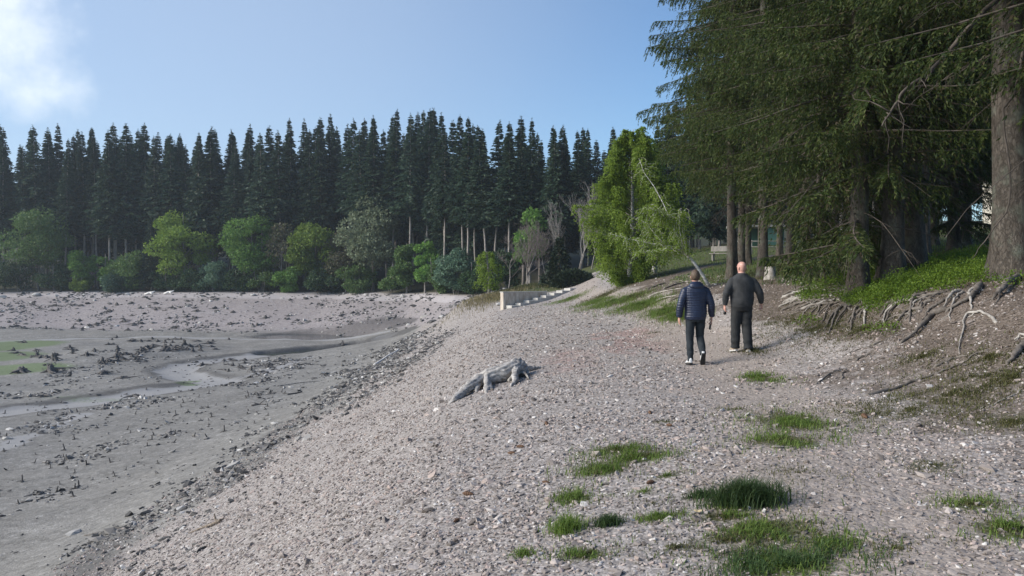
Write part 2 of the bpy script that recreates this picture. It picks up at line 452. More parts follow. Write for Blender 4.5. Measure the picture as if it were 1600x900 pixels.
# meadow above the shore
meadow = sstep(26, 31, fy) * sstep(6.9, 8.0, fx + .5 * fbm(fx / 3, fy / 3, 70) - .02 * (fy - 30)) * (1 - sstep(60, 70, off_shore + 30))
meadow = np.maximum(meadow, sstep(66, 69, fy) * sstep(-3.5, -1.0, fx) * (off_shore < 6))
meadow = np.maximum(meadow, sstep(8.0, 9.5, fx + fbm(fx / 2, fy / 2, 75)) * sstep(16, 22, fy) * .8)
gpath = [gp(1180, 548), gp(1120, 480), gp(1060, 468), gp(1000, 466)]
PATHW = [(1.9, -10), (2.0, 4), (2.35, 5.5), (2.95, 7.5), (3.35, 10), (4.0, 14.7), (4.6, 20), (5.2, 26), (5.3, 33), (4.9, 42), (5.0, 52), (6.0, 62), (7.2, 76)]
pathd = seg_dist(fx, fy, PATHW)
pathm = sstep(1.3, .5, pathd + .3 * vnoise(fx / .8, fy / .8, 81))
PATH2 = [(5.2, 33), (7.6, 40), (11, 45), (17, 49), (28, 53), (60, 60)]
p2d = seg_dist(fx, fy, PATH2)
pathm2 = sstep(1.2, .6, p2d + .3 * vnoise(fx, fy, 82))
meadow *= 1 - np.clip(np.maximum(pathm2, sstep(2.2, 1.2, pathd) * (fy > 25)), 0, 1)
grass = np.maximum(grass, meadow)
dirt = sstep(5.2, 6.8, fx + .9 * fbm(fx / 1.3, fy / 1.3, 91) - .25 * sstep(10, 20, fy) + .9 * sstep(7, 3, fy) * 0) * sstep(60, 40, fy)
dirt = np.maximum(dirt * .95, .62 * sstep(2.6, 4.6, fx + .8 * fbm(fx / .9, fy / .9, 93) - .06 * fy) * sstep(16, 11, fy))
dirt = np.maximum(dirt, sstep(10, 13, fx))
forest = np.maximum(sstep(1.0, 5.0, off_shore + 1.5 * vnoise(fx / 4, fy / 4, 95)) * sstep(8, 2, fx) , sstep(95, 105, fy) * sstep(0, 8, fx))
forest = np.maximum(forest, sstep(14, 26, fx) * sstep(55, 60, fy))
red = sstep(1.0, .2, np.hypot((fx - 3.0) / 1.9, (fy - 21) / 7.0)) * sstep(.1, .4, fbm(fx / 1.6, fy / 2.5, 101) + .25)
red = np.maximum(red, .55 * sstep(1.0, .1, np.hypot((fx - 1.3) / 1.7, (fy - 17) / 6.0)))
algae = np.zeros_like(fx)
for (px, py, rx, ry) in [(0, 540, 8, 10), (10, 578, 7, 4), (-60, 560, 9, 9), (290, 592, 1.4, 1.3), (292, 600, 1.2, .8), (150, 620, 7, 1.5)]:
    c = bedpt(px, py)
    algae = np.maximum(algae, sstep(1.2, .3, np.hypot((fx - c[0]) / rx, (fy - c[1]) / ry)) * (.45 if px == 150 else 1))
cd = seg_dist(fx, fy, CREEK) + .35 * vnoise(fx / 1.5, fy / 1.5, 111)
silt = sstep(1.9, 1.2, cd) * (bedm > .3)
wet = sstep(.7, .1, np.abs(cd - 2.0)) * (bedm > .3) * .8
# bleached strips on the bed, dark debris lines along the bank
for pts, w in [([bedpt(0, 705), bedpt(60, 675), bedpt(130, 645)], .7), ([bedpt(0, 534, -6), bedpt(150, 527, -6), bedpt(330, 529, -6), bedpt(600, 533, -6)], 1.6), ([bedpt(330, 600), bedpt(420, 584), bedpt(480, 560)], .9)]:
    silt = np.maximum(silt, sstep(w, w * .4, seg_dist(fx, fy, pts) + .4 * vnoise(fx / 1.3, fy / 1.3, 112)) * .8)
wet = np.maximum(wet, .75 * sstep(.5, .1, np.abs(fz + 4.15 + .5 * fbm(fx / 3.0, fy / 3.5, 66, 3))) * sstep(-.1, .35, fbm(fx / 1.2, fy / 2.0, 120, 3) + .1) * (off_shore < -30) * (fx > -14))
wet = np.maximum(wet, .9 * sstep(7.4, 5.4, seg_dist(fx, fy, POOL)) * (bedm > .3))
wet = np.maximum(wet, .9 * sstep(4.2, 3.0, seg_dist(fx, fy, POOL2)) * (bedm > .3))
farb = sstep(-28, -21, off_shore) * sstep(2, -2, off_shore) * (fy > 70)
farcrest = sstep(-6, -2.5, off_shore) * sstep(2.5, .5, off_shore) * (fy > 80)
fine = np.clip(pathm + pathm2 * .8, 0, 1)

mb = MB()
ny, nx = len(GY), len(GX)
idx = np.arange(ny * nx).reshape(ny, nx)
mb.add(np.stack([fx, fy, fz], 1), np.stack([idx[:-1, :-1], idx[:-1, 1:], idx[1:, 1:], idx[1:, :-1]], -1).reshape(-1, 4))
gme = mb.mesh("ground")
def colattr(name, chans):
    a = gme.color_attributes.new(name, 'FLOAT_COLOR', 'POINT')
    a.data.foreach_set('color', np.stack([np.clip(c, 0, 1) for c in chans], 1).astype(np.float32).ravel())
colattr('zone_a', [bedm, grass, dirt, forest])
colattr('zone_b', [fine, red, algae, silt])
colattr('zone_c', [wet, farb, farcrest, np.ones_like(fx)])

m, n, l = new_mat("stony_ground")
geo = n.new("ShaderNodeNewGeometry")
def noise(scale, detail=4, rough=.6):
    z = n.new("ShaderNodeTexNoise"); z.inputs['Scale'].default_value = scale; z.inputs['Detail'].default_value = detail; z.inputs['Roughness'].default_value = rough
    l.new(geo.outputs['Position'], z.inputs['Vector']); return z
def mathn(op, a, b=None, c=None, clamp=False):
    z = n.new("ShaderNodeMath"); z.operation = op; z.use_clamp = clamp
    for k, q in enumerate((a, b, c)):
        if q is None: continue
        if isinstance(q, (int, float)): z.inputs[k].default_value = q
        else: l.new(q, z.inputs[k])
    return z.outputs[0]
def vor(scale, feat='F1'):
    z = n.new("ShaderNodeTexVoronoi"); z.feature = feat; z.inputs['Scale'].default_value = scale
    l.new(warp, z.inputs['Vector']); return z
wz = noise(9, 3)
wv = n.new("ShaderNodeVectorMath"); wv.operation = 'MULTIPLY_ADD'; wv.inputs[1].default_value = (.05, .05, .05)
l.new(wz.outputs['Color'], wv.inputs[0]); l.new(geo.outputs['Position'], wv.inputs[2]); warp = wv.outputs[0]
v1 = vor(42); v2 = vor(19); v3 = vor(5.5)
sep = lambda c: (lambda s: (l.new(c, s.inputs[0]), s.outputs)[1])(n.new("ShaderNodeSeparateColor"))
s1 = sep(v1.outputs['Color']); s2 = sep(v2.outputs['Color']); s3 = sep(v3.outputs['Color'])
big = noise(.45, 5); mid = noise(3.2, 5, .7); fin = noise(30, 3, .7)
za = n.new("ShaderNodeVertexColor"); za.layer_name = 'zone_a'
zb = n.new("ShaderNodeVertexColor"); zb.layer_name = 'zone_b'
zc = n.new("ShaderNodeVertexColor"); zc.layer_name = 'zone_c'
A = sep(za.outputs['Color']); B = sep(zb.outputs['Color']); Cc = sep(zc.outputs['Color'])
def breakup(mask, nz_out, amt=.7):
    t = mathn('MULTIPLY_ADD', mathn('SUBTRACT', nz_out, .5), amt, mask)
    r = n.new("ShaderNodeMapRange"); r.interpolation_type = 'SMOOTHSTEP'
    r.inputs['From Min'].default_value = .32; r.inputs['From Max'].default_value = .68
    l.new(t, r.inputs['Value'])
    return mathn('MULTIPLY', r.outputs[0], mathn('GREATER_THAN', mask, .02))
def mix(f, a, b, mode='MIX'):
    x = n.new("ShaderNodeMixRGB"); x.blend_type = mode
    for k, q in ((0, f), (1, a), (2, b)):
        if isinstance(q, tuple): x.inputs[k].default_value = (*q, 1)
        elif isinstance(q, (int, float)): x.inputs[k].default_value = q
        else: l.new(q, x.inputs[k])
    return x.outputs[0]
beach = ramp(n, [(.0, (.12, .100, .088)), (.3, (.230, .203, .180)), (.62, (.318, .286, .258)), (1, (.49, .44, .41))])
l.new(mathn('ADD', mathn('MULTIPLY', s1[0], .6), mathn('MULTIPLY', s2[0], .4)), beach.inputs[0])
col = mix(mathn('MULTIPLY', big.outputs['Fac'], .55), beach.outputs[0], mix(1, beach.outputs[0], (.84, .86, .92), 'MULTIPLY'))
col = mix(mathn('MULTIPLY', breakup(B[1], mid.outputs['Fac'], .9), .75), col, mix(1, col, (1.04, .78, .74), 'MULTIPLY'))
bedc = ramp(n, [(.12, (.075, .07, .062)), (.4, (.175, .166, .15)), (.62, (.24, .228, .208)), (.85, (.40, .385, .36))])
l.new(mathn('ADD', mathn('ADD', mathn('MULTIPLY', s3[1], .22), mathn('MULTIPLY', s2[1], .2)), mathn('ADD', mathn('MULTIPLY', mid.outputs['Fac'], .5), mathn('MULTIPLY', mathn('SUBTRACT', big.outputs['Fac'], .4), .5))), bedc.inputs[0])
col = mix(breakup(A[0], mid.outputs['Fac'], .6), col, bedc.outputs[0])
farc = ramp(n, [(.15, (.15, .13, .128)), (.45, (.25, .222, .218)), (.8, (.39, .355, .345))]); l.new(mathn('ADD', mathn('MULTIPLY', s3[0], .3), mathn('MULTIPLY', mid.outputs['Fac'], .7)), farc.inputs[0])
col = mix(Cc[1], col, farc.outputs[0])
col = mix(mathn('MULTIPLY', breakup(Cc[2], mid.outputs['Fac'], .5), .8), col, (.40, .37, .37))
col = mix(mathn('MULTIPLY', breakup(zb.outputs['Alpha'], mid.outputs['Fac'], .5), .85), col, mix(fin.outputs['Fac'], (.26, .255, .25), (.36, .35, .34)))
col = mix(mathn('MULTIPLY', B[0], .7), col, mix(s1[1], (.24, .195, .16), (.37, .315, .27)))
dirtc = ramp(n, [(.25, (.045, .034, .026)), (.5, (.09, .068, .05)), (.72, (.165, .13, .105)), (.9, (.31, .27, .24))])
l.new(mathn('ADD', mathn('MULTIPLY', s1[2], .45), mathn('MULTIPLY', mid.outputs['Fac'], .6)), dirtc.inputs[0])
col = mix(mathn('MULTIPLY', breakup(A[2], mid.outputs['Fac'], 1.1), .9), col, dirtc.outputs[0])
gc = ramp(n, [(.3, (.075, .062, .03)), (.55, (.06, .075, .022)), (.75, (.085, .115, .03))]); l.new(mid.outputs['Fac'], gc.inputs[0])
col = mix(breakup(A[1], fin.outputs['Fac'], .8), col, gc.outputs[0])
fc = ramp(n, [(.3, (.03, .028, .018)), (.6, (.05, .055, .024)), (.8, (.08, .07, .04))]); l.new(mid.outputs['Fac'], fc.inputs[0])
col = mix(za.outputs['Alpha'], col, fc.outputs[0])
col = mix(mathn('MULTIPLY', breakup(B[2], mid.outputs['Fac'], .7), .7), col, (.10, .155, .045))
col = mix(mathn('MULTIPLY', Cc[0], .75), col, (.055, .052, .05))
p = n.new("ShaderNodeBsdfPrincipled"); p.inputs['Roughness'].default_value = .85; p.inputs['Specular IOR Level'].default_value = .25
l.new(col, p.inputs['Base Color'])
hgt = mathn('ADD', mathn('MULTIPLY', mathn('SUBTRACT', 1, v1.outputs['Distance']), .35), mathn('ADD', mathn('MULTIPLY', mathn('SUBTRACT', 1, v2.outputs['Distance']), .9), mathn('MULTIPLY', mid.outputs['Fac'], 2.2)))
bp = n.new("ShaderNodeBump"); bp.inputs['Strength'].default_value = .9; bp.inputs['Distance'].default_value = .013
l.new(hgt, bp.inputs['Height']); l.new(bp.outputs[0], p.inputs['Normal'])
out = n.new("ShaderNodeOutputMaterial"); l.new(p.outputs[0], out.inputs[0])
M['ground'] = m
ground = tag(link("ground", gme, m), kind='structure')

# shallow water left in the bed
m, n, l = new_mat("shallow_water")
geo = n.new("ShaderNodeNewGeometry")
p = n.new("ShaderNodeBsdfPrincipled"); p.inputs['Base Color'].default_value = (.035, .04, .042, 1); p.inputs['Roughness'].default_value = .12; p.inputs['IOR'].default_value = 1.33
z = noise(3.0, 4); bp = n.new("ShaderNodeBump"); bp.inputs['Strength'].default_value = .25; bp.inputs['Distance'].default_value = .03
l.new(z.outputs['Fac'], bp.inputs['Height']); l.new(bp.outputs[0], p.inputs['Normal'])
out = n.new("ShaderNodeOutputMaterial"); l.new(p.outputs[0], out.inputs[0])
mb = MB()
wx = np.linspace(-75, -9, 34); wy = np.linspace(78, 116, 20); a, b = np.meshgrid(wx, wy)
ii = np.arange(34 * 20).reshape(20, 34)
mb.add(np.stack([a.ravel(), b.ravel(), np.full(a.size, -6.3)], 1), np.stack([ii[:-1, :-1], ii[:-1, 1:], ii[1:, 1:], ii[1:, :-1]], -1).reshape(-1, 4))
tag(mb.build("water", m), kind='structure')
# ------------------------------------------------------------------ trees
def trunk_mesh(rng, H, r0, k=12, flare=.7, lean=(0, 0), wob=.02, lobes=5, rtop=.03):
    """tapered trunk with a flared, buttressed foot; local origin at the ground"""
    zs = np.concatenate([[-.35, -.1, .06, .18, .34, .55, .85, 1.3], np.linspace(2.0, H, max(6, int(H / 1.2)))])
    a = np.arange(k) / k * 2 * np.pi
    ph = rng.uniform(0, 6.28)
    rings = []
    ox = rng.normal(0, wob, 2)
    for z in zs:
        t = np.clip(z / H, 0, 1)
        r = r0 * (1 - t) ** .85 + rtop * t
        fl = flare * np.exp(-max(z, 0) / .42)
        rr = r * (1 + fl * (1 + .45 * np.sin(lobes * a + ph) + .2 * np.sin(3 * a + 1.3 * ph)) + .04 * np.sin(4 * a + ph + z))
        cx = lean[0] * t + wob * math.sin(z * .7 + ph); cy = lean[1] * t + wob * math.cos(z * .55 + ph)
        rings.append(np.stack([cx + rr * np.cos(a), cy + rr * np.sin(a), np.full(k, z)], 1))
    V = np.array(rings); nr = len(zs)
    mb = MB(); b = mb.addv(V.reshape(-1, 3))
    i = np.arange(nr - 1)[:, None] * k; j = np.arange(k)[None]; j2 = (j + 1) % k
    mb.addf(np.stack([i + j, i + j2, i + k + j2, i + k + j], -1).reshape(-1, 4) + b)
    return mb

# ---- spruces of the far wood: trunk and crown, several variants
def far_spruce_meshes(seed, H, zb, wid, thin=1.0):
    rng = np.random.default_rng(seed)
    tr = trunk_mesh(rng, H, .22, 6, .3, wob=.05).mesh("far_spruce_trunk")
    mb = MB()
    z = zb
    while z < H - .2:
        t = (z - zb) / (H - zb)
        L = wid * (1 - t) ** 1.08 * (.4 + .6 * min(1, t * 5 + .3)) + .10
        nb = max(4, int((6 + 8 * (1 - t)) * thin))
        az = rng.uniform(0, 2 * np.pi, nb)
        Ls = L * rng.uniform(.55, 1.15, nb)
        dr = rng.uniform(.12, .42, nb) * (1 - .8 * t)
        k = 5
        for q in range(k):                       # sprays along each branch
            s0 = (q + rng.uniform(0, .6, nb)) / k
            P = np.stack([np.cos(az) * Ls * s0, np.sin(az) * Ls * s0, z + .25 * Ls * s0 - dr * Ls * s0 ** 1.5 * 1.6], 1)
            for side in (-1, 0, 1):
                A = np.stack([np.cos(az + side * .75), np.sin(az + side * .75), -rng.uniform(.05, .8, nb)], 1)
                A = unit(A); B = perp(A, rng)
                ln = rng.uniform(.5, 1.0, nb) * (.35 + .5 * Ls * .32)
                leaves(mb, P, A, B, ln * 1.25, ln * rng.uniform(.35, .6, nb))
        z += rng.uniform(.2, .38) * (1.0 + .2 * (1 - t))
    n = 40                                       # leader
    P = np.stack([rng.normal(0, .04, n), rng.normal(0, .04, n), rng.uniform(H - 1.2, H + .2, n)], 1)
    A = unit(np.stack([rng.normal(0, 1, n), rng.normal(0, 1, n), np.full(n, .7)], 1))
    leaves(mb, P, A, perp(A, rng), .28, .1)
    return tr, mb.mesh("far_spruce_crown", False)

FARV = [far_spruce_meshes(300 + i, H, zb, w, th) for i, (H, zb, w, th) in enumerate([
    (28, 9, 4.3, 1.1), (30, 11, 4.1, 1.1), (27, 7, 4.5, 1.1), (31, 12.5, 3.9, 1), (29, 8.5, 4.5, 1.1), (26, 4, 4.6, 1.1), (28, 13, 3.6, .8), (24, 2, 4.6, 1.1)])]

WV = np.random.default_rng(99)
def far_spruce(x, y, v, s, rz, label, group, zoff=0, name="spruce_tree"):
    e = empty(name, (x, y, hz(x, y) - .1 + zoff), rz); e.scale = (s * WV.uniform(.78, 1.25), s * WV.uniform(.78, 1.25), s)
    e.rotation_euler = (WV.normal(0, .018), WV.normal(0, .018), rz)
    tag(e, label, "tree", group)
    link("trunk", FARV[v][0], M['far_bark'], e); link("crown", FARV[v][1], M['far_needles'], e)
    return e

rng = np.random.default_rng(7)
FARLAB = "tall dark spruce in the dense wood across the dry reservoir"
rowsF = [(7, 3.0, [3, 6, 1, 3, 6, 0]), (11.5, 3.0, [0, 1, 3, 4, 6]), (17, 3.6, [0, 2, 4, 5]), (25, 5.4, [2, 5, 7, 5]), (36, 6.4, [5, 7, 7, 5])]
nfar = 0
for off, sp, vs in rowsF:
    x = -118 + rng.uniform(0, 3)
    while x < (62 if off > 10 else 40):
        xx = x + rng.normal(0, .7); yy = yshore(xx) + off + rng.normal(0, 1.3)
        px = 800 + F * xx / yy
        if px > -90:
            left = px < 330
            v = vs[rng.integers(len(vs))]
            # the wood stands highest left of the middle and is a little lower on both sides
            tgt = np.interp(px, [-100, 0, 120, 300, 420, 480, 560, 690, 760, 850, 960, 1200], [213, 200, 200, 198, 200, 190, 181, 174, 176, 194, 204, 206])
            topz = EYE + (HOR - tgt) / F * yy
            s = (topz - hz(xx, yy)) / [28, 30, 27, 31, 29, 26, 28, 24][v]
            s *= rng.uniform(.88, 1.03) if off < 22 else rng.uniform(.85, 1.0)
            if off > 30: s *= .9
            if 0 < px < 190 and off > 15 and rng.uniform() < .6:
                x += sp * rng.uniform(.8, 1.25); continue        # thin place where the slope behind shows
            far_spruce(xx, yy, v, min(s, 1.25), rng.uniform(0, 6.28), FARLAB, "spruces of the wood across the reservoir"); nfar += 1
        x += sp * rng.uniform(.8, 1.25)
print("far spruces", nfar)

# ---- broad-leaved trees: trunk with limbs, crown of small leaves in uneven clumps
def broadleaf(seed, H, W, zb, leaf, nleaf, trunk_r=.2, nl=26, top=.5, stems=1, droop=0.0, hollow=.55):
    rng = np.random.default_rng(seed)
    tm = MB()
    cz = zb + (H - zb) * top
    cen = []
    for i in range(nl):
        d = rnd_dirs(rng, 1)[0]; r = rng.uniform(.25, .86) ** .6
        up = (H - cz) if d[2] > 0 else (cz - zb)
        cen.append([d[0] * W / 2 * r, d[1] * W / 2 * r, cz + d[2] * up * r * .92])
    cen = np.array(cen)
    for sidx in range(stems):
        lx = rng.normal(0, .12 * (stems - 1) + .02, 2)
        tp = np.array([[lx[0] * .4, lx[1] * .4, -.3], [lx[0], lx[1], zb * .6], [lx[0] * 2.2, lx[1] * 2.2, cz], [lx[0] * 2.6, lx[1] * 2.6, H * .93]])
        tt = np.linspace(0, 1, 9); cur = np.stack([np.interp(tt, [0, .3, .65, 1], tp[:, k]) for k in range(3)], 1)
        cur[1:-1, :2] += rng.normal(0, .03 * W / 4, (7, 2))
        tube(tm, cur, np.linspace(trunk_r, .03, 9) * (1.4 if stems == 1 else 1), 7)
    for c in cen:
        z0 = min(max(zb * .7, c[2] - .55 * np.hypot(c[0], c[1]) - .6), H * .85)
        s = np.array([0, 0, z0]); mid = (s + c) / 2 + np.array([0, 0, .12 * W * .3]) + rng.normal(0, .1, 3)
        tube(tm, [s, mid, c], [trunk_r * .35, trunk_r * .2, .012], 5, cap=False)
    mb = MB()
    w = rng.uniform(.5, 1.0, nl); cnt = (w / w.sum() * nleaf).astype(int)
    for c, k, ww in zip(cen, cnt, w):
        R = W * .5 * .52 * ww + .1
        d = rnd_dirs(rng, k); d[:, 2] = np.where(d[:, 2] < -.2, d[:, 2] * .6, d[:, 2])
        r = R * rng.uniform(hollow, 1.08, k) ** .7
        P = c + d * r[:, None] * np.array([1, 1, .8])
        P[:, 2] -= droop * rng.uniform(0, 1, k) ** 2
        A = unit(d * .6 + rng.normal(0, .7, (k, 3)) + np.array([0, 0, -.25 - droop])); B = perp(A, rng)
        leaves(mb, P, A, B, leaf * rng.uniform(.6, 1.25, k), leaf * .62 * rng.uniform(.7, 1.2, k))
    return tm.mesh("trunk"), mb.mesh("crown", False)

GREENS = {
 'dull':   leaf_mat('dull_spring_leaves', [(0.068, 0.131, 0.039), (0.097, 0.165, 0.048), (0.131, 0.199, 0.059)], .3),
 'bright': leaf_mat('bright_spring_leaves', [(0.091, 0.188, 0.036), (0.125, 0.239, 0.046), (0.165, 0.285, 0.064)], .35),
 'yellow': leaf_mat('yellow_green_leaves', [(0.114, 0.188, 0.030), (0.160, 0.239, 0.039), (0.205, 0.285, 0.052)], .35),
 'pale':   leaf_mat('grey_green_leaves', [(0.148, 0.188, 0.108), (0.194, 0.234, 0.137), (0.239, 0.274, 0.171)], .3),
 'bluish': leaf_mat('bluish_shrub_leaves', [(0.068, 0.131, 0.080), (0.097, 0.165, 0.103), (0.125, 0.199, 0.125)], .3),
 'deep':   leaf_mat('deep_green_leaves', [(0.023, 0.051, 0.021), (0.036, 0.071, 0.027), (0.051, 0.091, 0.034)], .25),
 'brown':  leaf_mat('budding_brown_leaves', [(0.097, 0.085, 0.057), (0.125, 0.114, 0.068), (0.114, 0.137, 0.057)], .2),
 'birch':  leaf_mat('fresh_birch_leaves', [(0.114, 0.177, 0.023), (0.165, 0.239, 0.032), (0.217, 0.299, 0.046)], .48),
}
def tree(name, label, cat, mats, meshes, loc, rz=0, group=None, extra=None):
    e = empty(name, loc, rz); tag(e, label, cat, group)
    link("trunk", meshes[0], [mats[0], M["grey_bark"]], e); c = link("crown", meshes[1], mats[1], e)
    return e

FD = [  # px, top row, width px, crown start (0..1), colour, leaves, lobes, metres behind the shoreline, name, label
 (60, 316, 98, .12, 'dull', 7000, 34, 3.5, "broad domed dull green tree at the far left of the far shore"),
 (287, 326, 82, .12, 'yellow', 6000, 30, 3.5, "round yellowish green tree on the far shore right of a young dark spruce"),
 (393, 337, 92, .2, 'bright', 6500, 30, 3.2, "bright fresh green round tree on the far shore, greenest of the row"),
 (440, 346, 42, .3, 'brown', 1100, 22, 2.5, "thin sparse tree with bare pale trunk beside the bright green round tree"),
 (493, 340, 78, .12, 'yellow', 6000, 30, 3.5, "yellow green dome-topped tree left of the tall pale tree on the far shore"),
 (540, 350, 56, .12, 'brown', 2600, 26, 2.6, "brownish half-bare tree leaning against the tall pale tree"),
 (582, 301, 86, .10, 'pale', 8000, 40, 4.0, "tallest pale grey green tree on the far shore"),
 (828, 328, 52, .25, 'bright', 3500, 20, 4.0, "bright green round crown rising behind the bare grey trees"),
 (132, 388, 40, .08, 'bright', 2600, 16, 2.6, "small green tree behind the low bright bush on the far shore"),
 (165, 392, 30, .05, 'bright', 1800, 12, 2.4, "narrow light green sapling on the far shore beside the dark young spruce"),
 (203, 392, 60, .05, 'dull', 3200, 18, 2.5, "wide dull green bush left of the dark young spruce"),
 (129, 431, 36, .0, 'yellow', 1600, 10, 1.2, "low bright yellow green bush at the edge of the far gravel"),
 (187, 424, 44, .0, 'bluish', 1900, 12, 1.5, "low grey green bush beside the bright yellow green bush"),
 (333, 404, 48, .0, 'bluish', 2400, 14, 1.6, "rounded bluish green bush below the yellowish round tree"),
 (372, 420, 46, .0, 'deep', 1700, 12, 1.5, "low dark bush under the bright fresh green tree"),
 (450, 404, 52, .0, 'bright', 2600, 14, 1.6, "leafy green bush left of the yellow green domed tree base"),
 (410, 418, 40, .0, 'dull', 1700, 12, 1.5, "low dull green bush below the sparse tree with pale trunk"),
 (510, 418, 60, .0, 'deep', 2200, 14, 1.8, "broad dark bush below the yellow green domed tree"),
 (560, 415, 60, .0, 'dull', 2200, 14, 1.6, "wide dull bush at the foot of the tallest pale tree"),
 (612, 408, 46, .0, 'dull', 2200, 14, 1.8, "dull green bush right of the tallest pale tree"),
 (636, 374, 44, .05, 'dull', 2600, 18, 2.8, "slim green tree between the tallest pale tree and a cone-shaped birch"),
 (664, 369, 36, .05, 'bright', 2600, 18, 2.6, "small cone-shaped green birch on the far shore"),
 (690, 398, 44, .0, 'dull', 2200, 14, 2.0, "dull bush tucked behind the cone-shaped birch"),
 (712, 389, 58, .02, 'bluish', 3200, 18, 2.2, "full soft green bush at the right end of the far shore row"),
 (745, 405, 50, .0, 'deep', 2400, 14, 2.5, "dark leafy bush behind the small yellow green tree"),
 (30, 398, 60, .0, 'deep', 2400, 14, 1.8, "dark bush under the domed tree at the far left"),
 (85, 408, 56, .0, 'deep', 2200, 14, 1.8, "dark bush right of the domed tree's foot on the far shore"),
 (265, 415, 50, .0, 'deep', 2000, 12, 1.8, "dark low bush under the yellowish round tree's left side"),
 (310, 422, 44, .0, 'deep', 1800, 12, 1.8, "small dark bush between two rounded bushes below the yellowish round tree"),
 (-30, 380, 80, .0, 'dull', 2600, 16, 2.6, "dull green tree cut by the left edge of the view"),
 (790, 395, 60, .05, 'deep', 2600, 16, 5, "dark green bush under the bare grey trees by the inlet"),
]
for i, (px, ty, wpx, zb, colr, nlv, nl, off, lab) in enumerate(FD):
    Y = 140.
    for _ in range(6): Y = yshore((px - 800) / F * Y) + off
    x = (px - 800) / F * Y; z = hz(x, Y)
    H = EYE + (HOR - ty) / F * Y - z; W = wpx / F * Y
    bush = lab.find('bush') >= 0
    ms = broadleaf(900 + i, H, W, H * zb, .46 if not bush else .40, int(nlv * 1.9), .16 if not bush else .06, nl, .52 if zb > .03 else .42, 1 if not bush else 3)
    tree('shrub' if bush else 'broadleaf_tree', lab, 'bush' if bush else 'tree', (M['grey_bark'], GREENS[colr]), ms, (x, Y, z - .05), rng.uniform(0, 6))
for px, ty, v in [(237, 338, 7), (768, 398, 5), (700, 420, 7)]:
    Y = 136.
    for _ in range(6): Y = yshore((px - 800) / F * Y) + 3
    x = (px - 800) / F * Y
    s = (EYE + (HOR - ty) / F * Y - hz(x, Y)) / [28, 30, 27, 31, 29, 26, 28, 24][v]
    e = far_spruce(x, Y, v, s, 1.0, {237: "dark young spruce in the row of leafy trees on the far shore", 768: "short dark spruce behind the small yellow green tree", 700: "smallest dark spruce among the far shore bushes"}[px], None)
    e.scale = (s * 1.25, s * 1.25, s)

# ---- birches
def birch_meshes(seed, H, W, nlimb, strands, per, leaf, z0=.12, lean=(0, 0)):
    rng = np.random.default_rng(seed)
    tm = MB(); mb = MB()
    tt = np.linspace(0, 1, 14)
    tr = np.stack([lean[0] * tt ** 1.2 + .12 * np.sin(tt * 5), lean[1] * tt + .1 * np.cos(tt * 4) - .1, -.3 + (H * .97 + .3) * tt], 1)
    tube(tm, tr, np.linspace(.17, .02, 14), 8)
    for i in range(nlimb):
        t = z0 + (1 - z0) * (i + rng.uniform(0, 1)) / nlimb * .97
        b = np.array([np.interp(t, tt, tr[:, k]) for k in range(3)])
        az = i * 2.4 + rng.normal(0, .4)
        prof = math.sin(min(1, (t - z0 * .5) / .38) * math.pi / 2) * (1 - max(0, t - .42) / .62) ** .8
        L = W * .5 * prof * rng.uniform(.55, 1.15) + .25
        s = np.linspace(0, 1, 6)
        el = rng.uniform(.35, .8)
        limb = np.stack([b[0] + np.cos(az) * L * s, b[1] + np.sin(az) * L * s, b[2] + el * L * (s - .55 * s ** 2.2)], 1)
        tube(tm, limb, np.linspace(.03, .005, 6) * (1.3 - t), 4, 1, cap=False)
        for j in range(strands):
            u = rng.uniform(.15, 1) ** .8
            p = np.array([np.interp(u, s, limb[:, k]) for k in range(3)])
            sa = az + rng.normal(0, .9); out = rng.uniform(.1, .5) * (.4 + .25 * L)
            n = per; q = np.linspace(.05, 1, n)
            hang = rng.uniform(.35, 1.15) * min(1.0, .35 + H / 10)
            ps = np.stack([p[0] + np.cos(sa) * out * np.sqrt(q), p[1] + np.sin(sa) * out * np.sqrt(q), p[2] + .12 * np.sin(q * 3) - hang * q ** 1.6], 1)
            ps[:, 2] = np.maximum(ps[:, 2], .15 + rng.uniform(0, .5))
            ps += rng.normal(0, .045, ps.shape)
            A = unit(np.stack([rng.normal(0, 1, n), rng.normal(0, 1, n), -np.abs(rng.normal(.5, .6, n))], 1))
            leaves(mb, ps, A, perp(A, rng), leaf * rng.uniform(.7, 1.2, n), leaf * .75)
    return tm.mesh("trunk"), mb.mesh("crown", False)

x, Y = (962 - 800) / F * 45, 45.
z = hz(x, Y); H = EYE + (HOR - 196) / F * Y - z
tree('birch_tree', "large full birch with hanging bright green leaves beside the path", 'tree', (M['birch_bark'], GREENS['birch']), birch_meshes(41, H, 6.0, 150, 30, 24, .10, .03, (.4, 0)), (x + .7, Y, z))
x, Y = (1022 - 800) / F * 48, 48.
z = hz(x, Y); H = EYE + (HOR - 232) / F * Y - z
tree('birch_tree', "narrower birch just right of the large full birch", 'tree', (M['birch_bark'], GREENS['birch']), birch_meshes(43, H, 3.4, 56, 16, 22, .095, .2, (-.3, 0)), (x, Y, z))
x, Y = (763 - 800) / F * 73, 73.
z = hz(x, Y); H = EYE + (HOR - 391) / F * Y - z
tree('broadleaf_tree', "small airy yellow green tree beyond the concrete steps", 'tree', (M['grey_bark'], GREENS['birch']), birch_meshes(47, H, 2.9, 34, 9, 14, .14, .18), (x, Y, z))

